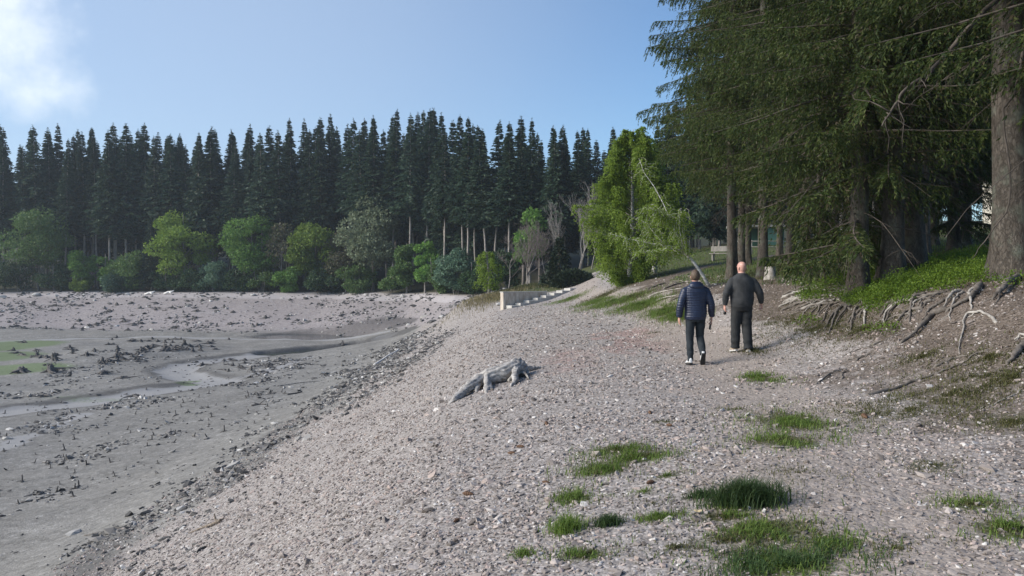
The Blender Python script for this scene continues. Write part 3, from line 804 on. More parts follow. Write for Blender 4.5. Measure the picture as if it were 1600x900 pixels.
# leaning birch whose white trunk slants left over the meadow
rb = np.random.default_rng(51)
def px3(pts, Y):
    return np.array([at(a, b, Y + d) for a, b, d in pts])
base = gp(1112, 448, 20); Yb = base.y
e = empty('birch_tree', base); tag(e, "leaning birch with bare white slanting trunk above the man in the navy jacket", 'tree')
tm = MB(); lm = MB()
o = np.array(base)
main = px3([(1112, 455, 0), (1098, 430, 0), (1084, 410, 0), (1070, 396, .1), (1052, 386, .2), (1020, 381, .4), (985, 374, .6), (955, 366, .8)], Yb) - o
tube(tm, main, [.065, .06, .055, .045, .03, .02, .013, .006], 8)
lim = [px3([(1070, 396, .1), (1060, 372, 0), (1048, 345, -.2), (1036, 318, -.2), (1022, 292, 0), (1006, 270, .3), (998, 248, .5)], Yb) - o,
       px3([(1076, 401, 0), (1066, 380, -.3), (1060, 352, -.5), (1064, 325, -.7)], Yb) - o,
       px3([(1040, 384, .3), (1025, 368, .5), (1010, 350, .8), (996, 340, 1)], Yb) - o,
       px3([(1052, 386, .2), (1030, 392, -.4), (1005, 394, -.8)], Yb) - o,
       px3([(1044, 340, -.2), (1030, 335, -.6), (1012, 322, -.9)], Yb) - o]
for L in lim:
    tube(tm, L, np.linspace(.03, .005, len(L)), 6)
for L in [main[3:]] + lim:
    for _ in range(80):
        u = rb.uniform(.1, 1) * (len(L) - 1); k = min(int(u), len(L) - 2); p = L[k] + (L[k + 1] - L[k]) * (u - k)
        az = rb.uniform(0, 6.28); out = rb.uniform(.15, .6); n = 20; q = np.linspace(.1, 1, n); hang = rb.uniform(.1, .75)
        ps = p + np.stack([np.cos(az) * out * np.sqrt(q), np.sin(az) * out * np.sqrt(q), .15 * q - hang * q ** 1.7], 1) + rb.normal(0, .03, (n, 3))
        tube(tm, ps[::4], np.linspace(.006, .002, 5), 3, cap=False)
        A = unit(np.stack([rb.normal(0, 1, n), rb.normal(0, 1, n), -np.abs(rb.normal(.5, .6, n))], 1))
        leaves(lm, ps, A, perp(A, rb), .06 * rb.uniform(.7, 1.2, n), .045)
tm.build("trunk", M['birch_bark'], e); lm.build("crown", GREENS['birch'], e, False)

# ---- bare trees behind the steps
def bare_meshes(seed, H, spread, r0, stems=1, depth=4, up=.6, fork=(3, 5)):
    rng = np.random.default_rng(seed); tm = MB(); cm = MB()
    def grow(p, d, L, r, lev):
        n = 5; pts = [p]; dd = d.copy()
        for i in range(n):
            dd = unit(dd + rng.normal(0, .13, 3) + np.array([0, 0, up * .1])); pts.append(pts[-1] + dd * L / n)
        pts = np.array(pts)
        tube(tm if lev == 0 else cm, pts, np.linspace(r, r * .45, n + 1), 6 if lev == 0 else (4 if lev == 1 else 3), cap=False)
        if lev >= depth: return
        for _ in range(rng.integers(*fork) + (3 if lev == 0 else 1)):
            u = rng.uniform(.25 if lev else .3, 1.0) * n; k = min(int(u), n - 1)
            q = pts[k] + (pts[k + 1] - pts[k]) * (u - k)
            nd = unit(dd * .75 + rnd_dirs(rng, 1)[0] * spread + np.array([0, 0, .25]))
            grow(q, nd, L * rng.uniform(.42, .66), max(r * .45, .008), lev + 1)
    for s in range(stems):
        d = unit(np.array([rng.normal(0, .16 * (stems > 1)), rng.normal(0, .12), 1.0]))
        grow(np.array([rng.normal(0, .1), rng.normal(0, .1), -.2]), d, H * .62, r0, 0)
    return tm.mesh("trunk"), cm.mesh("crown")
M['bare_twigs'] = solid_mat('bare_twig_bark', (.13, .105, .095), (.21, .175, .16), 4)
M['bare_pale'] = solid_mat('pale_bare_twigs', (.22, .20, .185), (.33, .30, .28), 4)
for i, (px, Y, ty, spread, stems, mat, lab) in enumerate([
    (822, 79, 348, .75, 2, 'bare_twigs', "wide bare brown twigged tree with two pale stems on the grass hump"),
    (795, 82, 362, .8, 1, 'bare_twigs', "low bare brown tree at the left of the grass hump"),
    (852, 83, 352, .7, 1, 'bare_twigs', "bare brown tree close behind the dark bushy spruce"),
    (905, 92, 296, .38, 2, 'bare_pale', "tall slender grey bare tree against the dark wood left of the birch"),
    (886, 96, 306, .4, 1, 'bare_pale', "tall grey leafless tree rising behind the dark bushy spruce"),
    (922, 90, 318, .4, 1, 'bare_pale', "grey leafless tree half hidden by the large birch")]):
    x = (px - 800) / F * Y; z = hz(x, Y); H = EYE + (HOR - ty) / F * Y - z
    tree('bare_tree', lab, 'tree', (M['grey_bark'], M[mat]), bare_meshes(200 + i, H, spread, .09 if stems == 2 else .07, stems, 4), (x, Y, z), i)

# dark bushy spruce by the steps, with its branches down to the ground
rs = np.random.default_rng(61)
x, Y = (874 - 800) / F * 72, 72.
z = hz(x, Y); H = EYE + (HOR - 372) / F * Y - z
mb = MB()
for zz in np.arange(.1, H, .11):
    t = zz / H; L = 2.0 * (1 - t) ** 1.15 * (1.0 if t > .25 else 1.15) + .06; nb = int(16 * (1 - t) + 7)
    az = rs.uniform(0, 6.28, nb)
    for s0 in (.35, .6, .85):
        s1 = s0 * rs.uniform(.8, 1.15, nb)
        P = np.stack([np.cos(az) * L * s1, np.sin(az) * L * s1, zz + .1 - .18 * L * s1], 1)
        A = unit(np.stack([np.cos(az), np.sin(az), rs.uniform(-.6, .3, nb)], 1) + rs.normal(0, .35, (nb, 3)))
        leaves(mb, P, A, perp(A, rs), .45 * rs.uniform(.5, 1, nb), .2)
e = empty('spruce_tree', (x, Y, z - .05)); tag(e, "dark bushy spruce with skirts to the ground behind the concrete steps", 'tree')
trunk_mesh(rs, H, .12, 8, .3).build('trunk', M['spruce_bark'], e); mb.build('crown', leaf_mat('dark_spruce', [(.014, .028, .014), (.024, .040, .018), (.034, .05, .024)], .15), e, False)
mb = MB(); n = 2600                                   # low dark spreading juniper to its right
d = rnd_dirs(rs, n); d[:, 2] = np.abs(d[:, 2]); P = d * rs.uniform(.6, 1, n)[:, None] * np.array([1.9, 1.4, 1.35])
A = unit(d + rs.normal(0, .5, (n, 3))); leaves(mb, P, A, perp(A, rs), .4, .16)
x2, Y2 = (897 - 800) / F * 69, 69.
e = empty('shrub', (x2, Y2, hz(x2, Y2) - .1)); tag(e, "low spreading dark bush at the right foot of the bushy spruce", 'bush')
tb = MB()
for k in range(5): tube(tb, [(0, 0, -.2), (.4 * math.cos(k * 1.3), .4 * math.sin(k * 1.3), .5), (1.0 * math.cos(k * 1.3), .9 * math.sin(k * 1.3), .9)], [.05, .035, .01], 5)
tb.build('stems', M['grey_bark'], e); mb.build('foliage', bpy.data.materials['dark_spruce'], e, False)
# ------------------------------------------------------------------ the tall spruces on the bank
def near_spruce_meshes(seed, H, z0, L0, r0, dens=1.0, lowdead=True, zfull=3.0, skip=None):
    """trunk, green crown of drooping branches with hanging twigs, and a part of dry bare branches"""
    rng = np.random.default_rng(seed)
    tr = trunk_mesh(rng, H, r0, 22, .55, wob=.03)
    cr = MB(); br = dead = tr
    z = z0
    while z < H - .3:
        t = (z - z0) / (H - z0)
        Lm = L0 * min(1.0, .55 + (z - z0) / zfull * .45) * (1 - t) ** .7
        low = z < 15
        nb = rng.integers(4, 7) if low else rng.integers(3, 5)
        a0 = rng.uniform(0, 6.28)
        for b in range(nb):
            az = a0 + b * 6.283 / nb + rng.normal(0, .25)
            if skip is not None and z < skip[2] and abs((az - skip[0] + math.pi) % (2 * math.pi) - math.pi) < skip[1]: continue
            if rng.uniform() < .2: continue
            L = Lm * rng.uniform(.45, 1.2) + .2
            droop = rng.uniform(.16, .40) * (1 - .6 * t)
            n = 9; s = np.linspace(0, 1, n)
            zz = z + L * (.10 * s - droop * s ** 1.3 * 1.3 + .22 * droop * np.clip(s - .65, 0, 1) ** 1.0 * 2.2)
            sw = rng.normal(0, .12)
            P = np.stack([np.cos(az + sw * s) * L * s, np.sin(az + sw * s) * L * s, zz], 1)
            P[:, 2] = np.maximum(P[:, 2], .55 + .2 * rng.uniform())
            tube(br, P, np.linspace(.035 * (.5 + L / L0 * .6), .006, n), 5 if low else 3, 1, cap=False)
            # branchlets on both sides, hanging
            step = (.105 if low else .3) / dens
            us = np.arange(.14, 1.0, step / L)
            for side in (-1, 1):
                u = np.clip(us + rng.uniform(-.3, .3, len(us)) * step / L, 0, .995)
                m = len(u)
                if m == 0: continue
                base = np.stack([np.interp(u, s, P[:, k]) for k in range(3)], 1)
                ang = az + side * rng.uniform(.65, 1.15, m)
                bl = (.18 + .30 * L * (1 - u) ** .8 * np.clip(u * 4, .4, 1)) * rng.uniform(.5, 1.15, m)
                hang = rng.uniform(.5, 1.7, m)
                nq = 13 if low else 3
                q = (np.arange(nq) + .5)[None] / nq
                hx = np.cos(ang)[:, None] * bl[:, None] * q * (1 - .25 * q); hy = np.sin(ang)[:, None] * bl[:, None] * q * (1 - .25 * q)
                hz_ = -hang[:, None] * bl[:, None] * q ** 1.35
                pts = base[:, None] + np.stack([hx, hy, hz_], -1)
                d = unit(np.stack([np.cos(ang)[:, None] + 0 * q, np.sin(ang)[:, None] + 0 * q, -hang[:, None] * 1.35 * q ** .4], -1))
                pts = pts.reshape(-1, 3); d = d.reshape(-1, 3)
                for ss in (-1, 1):
                    A = unit(d + ss * .55 * np.cross(d, np.array([0, 0, 1.0])) + rng.normal(0, .28, d.shape))
                    k = len(pts)
                    mt = (rng.uniform(0, 1, k) < (np.clip(.34 - .3 * np.tile(np.repeat(u, nq), 1), .05, .4) if low else .1)).astype(int)
                    Bv = perp(A, rng)
                    ln = (.105 if low else .38) * rng.uniform(.6, 1.25, k)
                    for mm in (0, 1):
                        w = mt == mm
                        if w.any(): leaves(cr, pts[w], A[w], Bv[w], ln[w], ln[w] * .25, mm)
        z += rng.uniform(.34, .55) if low else rng.uniform(.6, .9)
    # dry lower branches
    for i in range(26 if lowdead else 8):
        zb = rng.uniform(max(1.6, z0 - 1.5), z0 + 4); az = rng.uniform(0, 6.28); L = rng.uniform(.6, 2.4)
        n = 7; s = np.linspace(0, 1, n)
        dr = rng.uniform(.2, .8)
        P = np.stack([np.cos(az) * (r0 * .7 + L * s), np.sin(az) * (r0 * .7 + L * s), zb + .05 * s - dr * L * s ** 1.6], 1) + np.cumsum(rng.normal(0, .035, (n, 3)), 0)
        tube(dead, P, np.linspace(.016, .003, n), 4, 1, cap=False)
        for j in range(7):
            k = rng.integers(1, n - 1); c = P[k]; l2 = rng.uniform(.2, .7); a2 = az + rng.normal(0, .8)
            Q = c + np.stack([np.cos(a2) * l2 * s[:5], np.sin(a2) * l2 * s[:5], -l2 * 1.0 * s[:5] ** 1.4], 1) + np.cumsum(rng.normal(0, .02, (5, 3)), 0)
            tube(dead, Q, np.linspace(.006, .002, 5), 3, 1, cap=False)
    return tr.mesh('trunk'), cr.mesh('crown', False)

NV = [near_spruce_meshes(501, 23, 3.7, 4.0, .185),
      near_spruce_meshes(502, 22, 1.2, 3.1, .20, 1.3, zfull=1.0),
      near_spruce_meshes(503, 24, 3.1, 4.0, .26),
      near_spruce_meshes(504, 22, 4.0, 4.2, .16)]
def near_spruce(mesh, x, y, rz, label, s=1.0, group=None, zoff=-.05):
    e = empty('spruce_tree', (x, y, hz(x, y) + zoff), rz); e.scale = (s, s, s)
    tag(e, label, 'tree', group)
    link('trunk', mesh[0], [M['spruce_bark'], M['dead_wood']], e); link('crown', mesh[1], [M['needles'], M['needles_dry']], e)
    return e
def xat(px, Y): return (px - 800) / F * Y
BIG = near_spruce_meshes(510, 26, 5.6, 4.0, .32, 1.0, True, 2.0)
big = near_spruce(BIG, xat(1578, 14), 14, 1.1, "thickest spruce with a bare flared trunk at the right edge of the view")
# its long bare limb slanting down to the left, and a dry hanging one
def limb(parent, name, pts, r, mat, forks=0, seed=1):
    rngl = np.random.default_rng(seed); mbx = MB()
    P = np.array(pts, float); t = np.linspace(0, 1, len(P)); tt = np.linspace(0, 1, 4 * len(P))
    P = np.stack([np.interp(tt, t, P[:, k]) for k in range(3)], 1) + np.cumsum(rngl.normal(0, .008, (len(tt), 3)), 0)
    tube(mbx, P, np.linspace(r[0], r[1], len(P)), 8)
    for i in range(forks):
        k = rngl.integers(len(P) // 2, len(P) - 1); d = unit(P[-1] - P[k] + rngl.normal(0, .5, 3) + np.array([0, 0, -.4])); L = rngl.uniform(.3, .9)
        Q = P[k] + d[None] * L * np.linspace(0, 1, 6)[:, None] + np.cumsum(rngl.normal(0, .03, (6, 3)), 0)
        tube(mbx, Q, np.linspace(r[1], .003, 6), 4)
    o = mbx.build(name, mat, parent); o.matrix_parent_inverse = parent.matrix_basis.inverted()
    return o
limb(big, 'bare_limb', [at(1570, -10, 13.9), at(1535, 14, 13.5), at(1500, 52, 13.2), at(1472, 92, 13.0), at(1442, 124, 12.8), at(1410, 146, 12.6), at(1396, 172, 12.5), at(1380, 196, 12.4)], (.05, .012), M['dead_wood'], 12, 3)
limb(big, 'dry_hanging_branch', [at(1604, 30, 13.6), at(1590, 110, 13.3), at(1578, 150, 13.2), at(1560, 170, 13.2), at(1572, 280, 13.2), at(1566, 330, 13.2), at(1530, 380, 13.2), at(1518, 400, 13.2)], (.028, .006), M['dead_wood'], 3, 4)
NS = [ # variant, pixel column, distance, rotation, label, scale
 (2, 1424, 18.2, .3, "thick grey spruce, right one of the close pair behind the bright bilberry patch", 1.0),
 (2, 1394, 17.2, 2.6, "thick grey spruce, left one of the close pair behind the bright bilberry patch", .92),
 (1, 1341, 17.0, .8, "spruce with low sweeping branches close above the exposed roots", 1.0),
 (0, 1193, 28.0, 2.0, "straight grey spruce trunk beside the pale cut stump", 1.0),
 (0, 1143, 30.5, 4.1, "spruce nearest the leaning birch, first of the trunks beyond the walkers", 1.05),
 (3, 1158, 33.0, 0.4, "thin spruce trunk close behind the first of the trunks beyond the walkers", 1.0),
 (0, 1168, 38.0, 1.2, "spruce trunk standing before the green shelter", 1.05),
 (3, 1217, 41.0, 5.2, "slim dark spruce trunk in front of the right part of the green shelter", 1.0),
 (3, 1262, 24.0, 3.3, "thin spruce rising between the cut stump and the low sweeping spruce", 1.0),
 (3, 1445, 24.5, 1.9, "slim spruce standing higher up behind the thick close pair", 1.05),
 (0, 1300, 27.0, 5.0, "spruce deeper in the stand with a pale patch of bare trunk", 1.1),
 (0, 1510, 33.0, 2.2, "spruce on the slope above the grass, in front of the cream house", 1.0),
 (3, 1620, 27.0, 4.2, "spruce behind the thickest trunk at the right edge", 1.0),
 (0, 1375, 31.0, .9, "spruce far back between the thick pair and the low sweeping spruce", 1.0),
 (1, 1490, 30.0, 3.9, "spruce back on the slope left of the cream house", 1.0),
 (2, 1740, 12.0, 3.9, "large spruce just outside the right edge", 1.0),
 (0, 1235, 34.0, 0.2, "spruce standing just right of the slim dark trunk before the green shelter", 1.05),
 (1, 1285, 20.5, 4.4, "small low branched spruce behind the matted roots", .8),
 (0, 1415, 29.0, 5.4, "spruce hidden behind the thick close pair", 1.1),
 (3, 1460, 36.0, 2.7, "slender spruce far behind the thick close pair", 1.0),
 (3, 1330, 45.0, 2.9, "far spruce seen through the gap right of the green shelter", 1.0),
]
for v, px, Y, rz, lab, s in NS:
    near_spruce(NV[v], xat(px, Y), Y, rz, lab, s)
rg = np.random.default_rng(77)
n2 = 0
for px in range(1010, 1760, 17):
    Y = rg.uniform(72, 112); x = xat(px + rg.uniform(-6, 6), Y)
    if 1120 < px < 1250 and Y < 85: Y += 16; x = xat(px, Y)
    far_spruce(x, Y, [5, 7, 2, 5, 0][rg.integers(5)], rg.uniform(.62, .85) if px > 1060 else .6, rg.uniform(0, 6.28), "spruce of the dark wood behind the meadow and the green shelter", "spruces behind the meadow"); n2 += 1
# ------------------------------------------------------------------ loose stones
def stone_scatter(name, pts, rot, scl, mat, seed=0, label=None, cat=None, lvl=1, rough=.55):
    """stones as ground cover: points carry turn and size, a node tree sets a lumpy stone on each"""
    me = bpy.data.meshes.new(name)
    me.vertices.add(len(pts)); me.vertices.foreach_set('co', np.asarray(pts, np.float32).ravel())
    a = me.attributes.new('turn', 'FLOAT_VECTOR', 'POINT'); a.data.foreach_set('vector', np.asarray(rot, np.float32).ravel())
    a = me.attributes.new('size', 'FLOAT_VECTOR', 'POINT'); a.data.foreach_set('vector', np.asarray(scl, np.float32).ravel())
    o = link(name, me, mat)
    g = bpy.data.node_groups.new(name + "_nodes", 'GeometryNodeTree')
    g.interface.new_socket('Geometry', in_out='INPUT', socket_type='NodeSocketGeometry')
    g.interface.new_socket('Geometry', in_out='OUTPUT', socket_type='NodeSocketGeometry')
    N, L = g.nodes, g.links
    gi = N.new('NodeGroupInput'); go = N.new('NodeGroupOutput')
    g2i = N.new('GeometryNodeGeometryToInstance')
    for k in range(6):
        ic = N.new('GeometryNodeMeshIcoSphere'); ic.inputs['Radius'].default_value = 1; ic.inputs['Subdivisions'].default_value = lvl
        ps = N.new('GeometryNodeInputPosition')
        va = N.new('ShaderNodeVectorMath'); va.operation = 'ADD'; va.inputs[1].default_value = (k * 7.3 + seed, k * 3.1, k * 5.7)
        nt = N.new('ShaderNodeTexNoise'); nt.inputs['Scale'].default_value = 1.1; nt.inputs['Detail'].default_value = 1.5
        L.new(ps.outputs[0], va.inputs[0]); L.new(va.outputs[0], nt.inputs['Vector'])
        sb = N.new('ShaderNodeVectorMath'); sb.operation = 'SUBTRACT'; sb.inputs[1].default_value = (.5, .5, .5)
        sc = N.new('ShaderNodeVectorMath'); sc.operation = 'SCALE'; sc.inputs['Scale'].default_value = rough * 3.2
        L.new(nt.outputs['Color'], sb.inputs[0]); L.new(sb.outputs[0], sc.inputs[0])
        sp = N.new('GeometryNodeSetPosition'); L.new(ic.outputs['Mesh'], sp.inputs['Geometry']); L.new(sc.outputs[0], sp.inputs['Offset'])
        sm = N.new('GeometryNodeSetMaterial'); sm.inputs['Material'].default_value = mat
        L.new(sp.outputs[0], sm.inputs['Geometry'])
        ss = N.new('GeometryNodeSetShadeSmooth'); ss.inputs['Shade Smooth'].default_value = False
        L.new(sm.outputs[0], ss.inputs['Geometry'])
        L.new(ss.outputs[0], g2i.inputs[0])
    ip = N.new('GeometryNodeInstanceOnPoints')
    L.new(gi.outputs[0], ip.inputs['Points']); L.new(g2i.outputs[0], ip.inputs['Instance'])
    ip.inputs['Pick Instance'].default_value = True
    for nm, sock in (('turn', 'Rotation'), ('size', 'Scale')):
        na = N.new('GeometryNodeInputNamedAttribute'); na.data_type = 'FLOAT_VECTOR'; na.inputs['Name'].default_value = nm
        if sock == 'Rotation':
            er = N.new('FunctionNodeEulerToRotation'); L.new(na.outputs[0], er.inputs[0]); L.new(er.outputs[0], ip.inputs['Rotation'])
        else:
            L.new(na.outputs[0], ip.inputs['Scale'])
    L.new(ip.outputs[0], go.inputs[0])
    md = o.modifiers.new('stones', 'NODES'); md.node_group = g
    return tag(o, label, cat, None, 'stuff')

def stone_mat(name, stops, sat=1):
    m, n, l = new_mat(name)
    oi = n.new("ShaderNodeObjectInfo"); r = ramp(n, stops); l.new(oi.outputs['Random'], r.inputs[0])
    t = n.new("ShaderNodeNewGeometry"); z = n.new("ShaderNodeTexNoise"); z.inputs['Scale'].default_value = 60; z.inputs['Detail'].default_value = 3
    l.new(t.outputs['Position'], z.inputs['Vector'])
    mr = n.new("ShaderNodeMapRange"); mr.inputs['To Min'].default_value = .7; mr.inputs['To Max'].default_value = 1.3; l.new(z.outputs['Fac'], mr.inputs['Value'])
    mu = n.new("ShaderNodeMixRGB"); mu.blend_type = 'MULTIPLY'; mu.inputs[0].default_value = 1; l.new(r.outputs[0], mu.inputs[1]); l.new(mr.outputs[0], mu.inputs[2])
    p = n.new("ShaderNodeBsdfPrincipled"); p.inputs['Roughness'].default_value = .75; p.inputs['Specular IOR Level'].default_value = .3
    l.new(mu.outputs[0], p.inputs['Base Color'])
    o = n.new("ShaderNodeOutputMaterial"); l.new(p.outputs[0], o.inputs[0]); return m
M['gravel'] = stone_mat('gravel_stones', [(0, (.105, .088, .077)), (.25, (.21, .18, .16)), (.5, (.305, .265, .238)), (.72, (.355, .28, .245)), (.9, (.41, .37, .34)), (1, (.56, .53, .50))])
M['rubble'] = stone_mat('bed_rubble', [(0, (.045, .042, .04)), (.4, (.10, .095, .09)), (.75, (.20, .185, .17)), (.9, (.30, .285, .265)), (1, (.55, .53, .50))])

rq = np.random.default_rng(5)
def scat(y0, y1, dens, sx=.74, extra=1.6, xmin=-99):
    n = int(dens * (y1 - y0) * (sx * (y1 + y0) + 2 * extra))
    Y = y0 + (y1 - y0) * rq.uniform(0, 1, n)
    wid = sx * Y + extra
    wm = sx * y1 + extra
    X = rq.uniform(-wm, wm, n); keep = np.abs(X) < wid
    return X[keep], Y[keep]
XS, YS, RS = [], [], []
for y0, y1, dn, r in [(1.8, 4.5, 1300, .0105), (4.5, 7, 1150, .0118), (7, 10, 700, .0138), (10, 15, 380, .016), (15, 24, 150, .020), (24, 40, 55, .028), (40, 72, 12, .042)]:
    X, Y = scat(y0, y1, dn); XS.append(X); YS.append(Y); RS.append(r * np.exp(rq.normal(0, .42, len(X))))
X = np.concatenate(XS); Y = np.concatenate(YS); R = np.concatenate(RS)
Z = height(X, Y)
gcov = np.zeros_like(X)
for (c, rx, ry, nb, hg, gr) in PW:
    gcov = np.maximum(gcov, sstep(1.1, .5, np.hypot((X - c.x) / rx, (Y - c.y) / ry)) * min(.7, .25 + nb / (rx * ry * 3.14) / 4000.0))
dcov = np.maximum(sstep(5.2, 6.8, X + .9 * fbm(X / 1.3, Y / 1.3, 91)) * .55, .45 * sstep(2.6, 4.6, X + .8 * fbm(X / .9, Y / .9, 93) - .06 * Y))
pcov = 1.6 * sstep(.9, .3, seg_dist(X, Y, PATHW)) * .35
clump = .75 + .5 * fbm(X / .9, Y / .9, 140)
keep = (Z > -4.6) & (rq.uniform(0, 1, len(X)) < (1 - .85 * gcov) * (1 - dcov) * (1 - pcov) * clump) & (X < 9)
X, Y, Z, R = X[keep], Y[keep], Z[keep], R[keep]
n_ = len(X); print("stones", n_)
bigone = rq.uniform(0, 1, n_) < .012; R = np.where(bigone, R * 1.8, R)
R = np.minimum(R, .07)
asp = np.stack([R * rq.uniform(.9, 1.5, n_), R * rq.uniform(.6, 1.0, n_), R * rq.uniform(.28, .62, n_)], 1)
turn = np.stack([rq.normal(0, .35, n_), rq.normal(.0, .35, n_), rq.uniform(0, 6.28, n_)], 1)
turn[:, 1] += 0.0
stone_scatter("gravel", np.stack([X, Y, Z + asp[:, 2] * .25], 1), turn, asp, M['gravel'], 0, "loose grey and pinkish chips of slate covering the sloping shore", "gravel")

# dark rubble along the foot of the bank and over the bed
X = rq.uniform(-40, -3, 170000); Y = 9 + 66 * rq.uniform(0, 1, 170000) ** 1.2
Z = height(X, Y)
line = sstep(1.0, .15, np.abs(Z + 4.3 + .6 * fbm(X / 3, Y / 3.5, 66, 3))) * sstep(-.3, .5, fbm(X / 1.6, Y / 2.4, 150, 3))
up = sstep(.9, .2, np.abs(Z + 2.9)) * .16 * (Y > 25)
k2 = rq.uniform(0, 1, len(X)) < np.clip(line * .7 + up + .014 + .3 * sstep(.15, .5, fbm(X / 2.2, Y / 3, 155, 3)), 0, 1) * sstep(-2.2, -3.0, Z)
X, Y, Z = X[k2], Y[k2], Z[k2]; n_ = len(X); print("rubble", n_)
R = .026 * np.exp(rq.normal(0, .55, n_)) * (1 + Y / 40); R = np.minimum(R, .2)
asp = np.stack([R * rq.uniform(.9, 1.7, n_), R * rq.uniform(.6, 1.0, n_), R * rq.uniform(.25, .6, n_)], 1)
stone_scatter("rubble", np.stack([X, Y, Z + asp[:, 2] * .2], 1), np.stack([rq.normal(0, .3, n_), rq.normal(0, .3, n_), rq.uniform(0, 6.28, n_)], 1), asp, M['rubble'], 31, "dark stones and debris strewn along the foot of the bank and the lakebed", "rubble")
# stones and crumbs of the far bank
X = rq.uniform(-110, 0, 26000); Y = rq.uniform(80, 145, 26000); d = Y - yshore(X)
k2 = (d < 1) & (d > -28) & (rq.uniform(0, 1, len(X)) < np.clip(.12 + .8 * sstep(.0, .5, fbm(X / 6, Y / 5, 160, 3)), 0, 1))
X, Y = X[k2], Y[k2]; Z = height(X, Y); n_ = len(X)
R = np.minimum(.13 * np.exp(rq.normal(0, .55, n_)), .5)
asp = np.stack([R * rq.uniform(.9, 1.7, n_), R * rq.uniform(.6, 1.0, n_), R * rq.uniform(.35, .8, n_)], 1)
stone_scatter("rubble", np.stack([X, Y, Z], 1), np.stack([rq.normal(0, .3, n_), rq.normal(0, .3, n_), rq.uniform(0, 6.28, n_)], 1), asp, M['rubble'], 57, "stones and clods scattered over the far bank of the reservoir", "rubble")

# ------------------------------------------------------------------ grass
def blades(mb, x, y, h, lean=.5, w=.006, mat=0):
    n = len(x); z = height(x, y)
    az = rq.uniform(0, 6.28, n); h = h * rq.uniform(.45, 1.25, n); ln = lean * rq.uniform(.2, 1.3, n)
    ax = np.cos(az); ay = np.sin(az); wx, wy = -ay, ax
    w = w * rq.uniform(.6, 1.3, n)
    b = np.stack([x, y, z - .01], 1)
    m1 = b + np.stack([ax * ln * h * .3, ay * ln * h * .3, h * .6], 1); t = b + np.stack([ax * ln * h, ay * ln * h, h * (1 - .25 * ln)], 1)
    W = np.stack([wx * w, wy * w, 0 * w], 1)
    V = np.stack([b - W, b + W, m1 + W * .7, m1 - W * .7, t], 1).reshape(-1, 3)
    o = np.arange(n)[:, None] * 5; base = mb.addv(V)
    mb.addf(o + np.array([0, 1, 2, 3]) + base, mat); mb.addf(o + np.array([3, 2, 4]) + base, mat)
GM = [leaf_mat('dull_grass', [(.095, .085, .035), (.075, .085, .025), (.13, .115, .055)], .25),
      leaf_mat('fresh_grass', [(.10, .16, .03), (.135, .205, .04), (.18, .235, .06)], .4),
      leaf_mat('dark_grass', [(.04, .078, .025), (.06, .105, .034), (.085, .125, .042)], .3),
      leaf_mat('straw', [(.28, .23, .13), (.22, .18, .09), (.16, .15, .06)], .3)]
mb = MB()
for i, (c, rx, ry, nb, hg, gr) in enumerate(PW):
    if i in (0, 4, 5, 7): continue
    nb = int(nb * 2.2)
    a = rq.uniform(0, 6.28, nb); r = np.abs(rq.normal(0, .72, nb))
    x = c.x + rx * r * np.cos(a); y = c.y + ry * r * np.sin(a)
    k = fbm(x / .2, y / .2, 170, 3) > rq.normal(-.02, .12, nb)
    blades(mb, x[k], y[k], hg * .85, 1.1, .0036 if c.y < 9 else .006, gr)
    nn = nb // 3; a = rq.uniform(0, 6.28, nn); r = np.abs(rq.normal(0, .8, nn))
    blades(mb, c.x + rx * r * np.cos(a), c.y + ry * r * np.sin(a), hg * .6, 1.0, .004, 0 if gr != 2 else 1)
# meadow and the grass hump
N_ = 60000
x = rq.uniform(-3, 40, N_); y = 26 + 60 * rq.uniform(0, 1, N_) ** 1.2
mea = sstep(6.9, 8.0, x + .5 * fbm(x / 3, y / 3, 70) - .02 * (y - 30)) * sstep(26, 31, y); mea = np.maximum(mea, sstep(66, 69, y) * sstep(-3.5, -1, x))
mea *= (seg_dist(x, y, PATH2) > 1.0) * (seg_dist(x, y, PATHW) > 1.5) * (np.abs(x) < .72 * y + 3)
k = rq.uniform(0, 1, N_) < mea * (.55 + .6 * fbm(x / 2, y / 2, 180))
gx_, gy_ = x[k], y[k]
which = rq.choice([0, 1, 1, 2], k.sum())
for mi in (0, 1, 2): blades(mb, gx_[which == mi], gy_[which == mi], .16, .7, .016, mi)
# pale dry grass and tufts on the hump by the steps
n = 2600; x = rq.normal(-2.0, 1.6, n); y = rq.normal(69.5, 1.6, n); blades(mb, x, y, .35, .7, .018, 3)
n = 3200; x = rq.uniform(-1.5, 5, n); y = rq.uniform(70, 77, n); blades(mb, x, y, .3, .7, .02, 0)
# grassy upland under the spruces
n = 22000; x = rq.uniform(8.0, 16, n); y = rq.uniform(11, 34, n); k = (fbm(x / .8, y / .8, 190, 3) > .0) & (x < .75 * y + 1); blades(mb, x[k], y[k], .14, .8, .009, 0)
n = 12000; x = rq.uniform(8.0, 20, n); y = rq.uniform(14, 40, n); k = (fbm(x / 1.4, y / 1.4, 195, 3) > .1) & (x < .75 * y + 1); blades(mb, x[k], y[k], .16, .8, .010, 2)
tag(mb.build("grass", GM, smooth=False), "short grass growing in patches through the gravel and over the meadow", "grass", None, 'stuff')

TUFT = {0: "large dark green grass tussock on the pale gravel in front of the walkers", 4: "bright green grass tuft nearest the lower middle of the shore", 5: "small dark round grass tuft between two patches on the gravel", 7: "small flat grass tuft left of the large dark tussock"}
for i, lab in TUFT.items():
    c, rx, ry, nb, hg, gr = PW[i]
    mb = MB(); nb = int(nb * 1.6); a = rq.uniform(0, 6.28, nb); r = np.abs(rq.normal(0, .5, nb))
    blades(mb, c.x + rx * r * np.cos(a), c.y + ry * r * np.sin(a), hg * 1.1, .95, .0035, 0)
    tag(mb.build("grass_tuft", GM[gr], smooth=False), lab, "grass tuft")

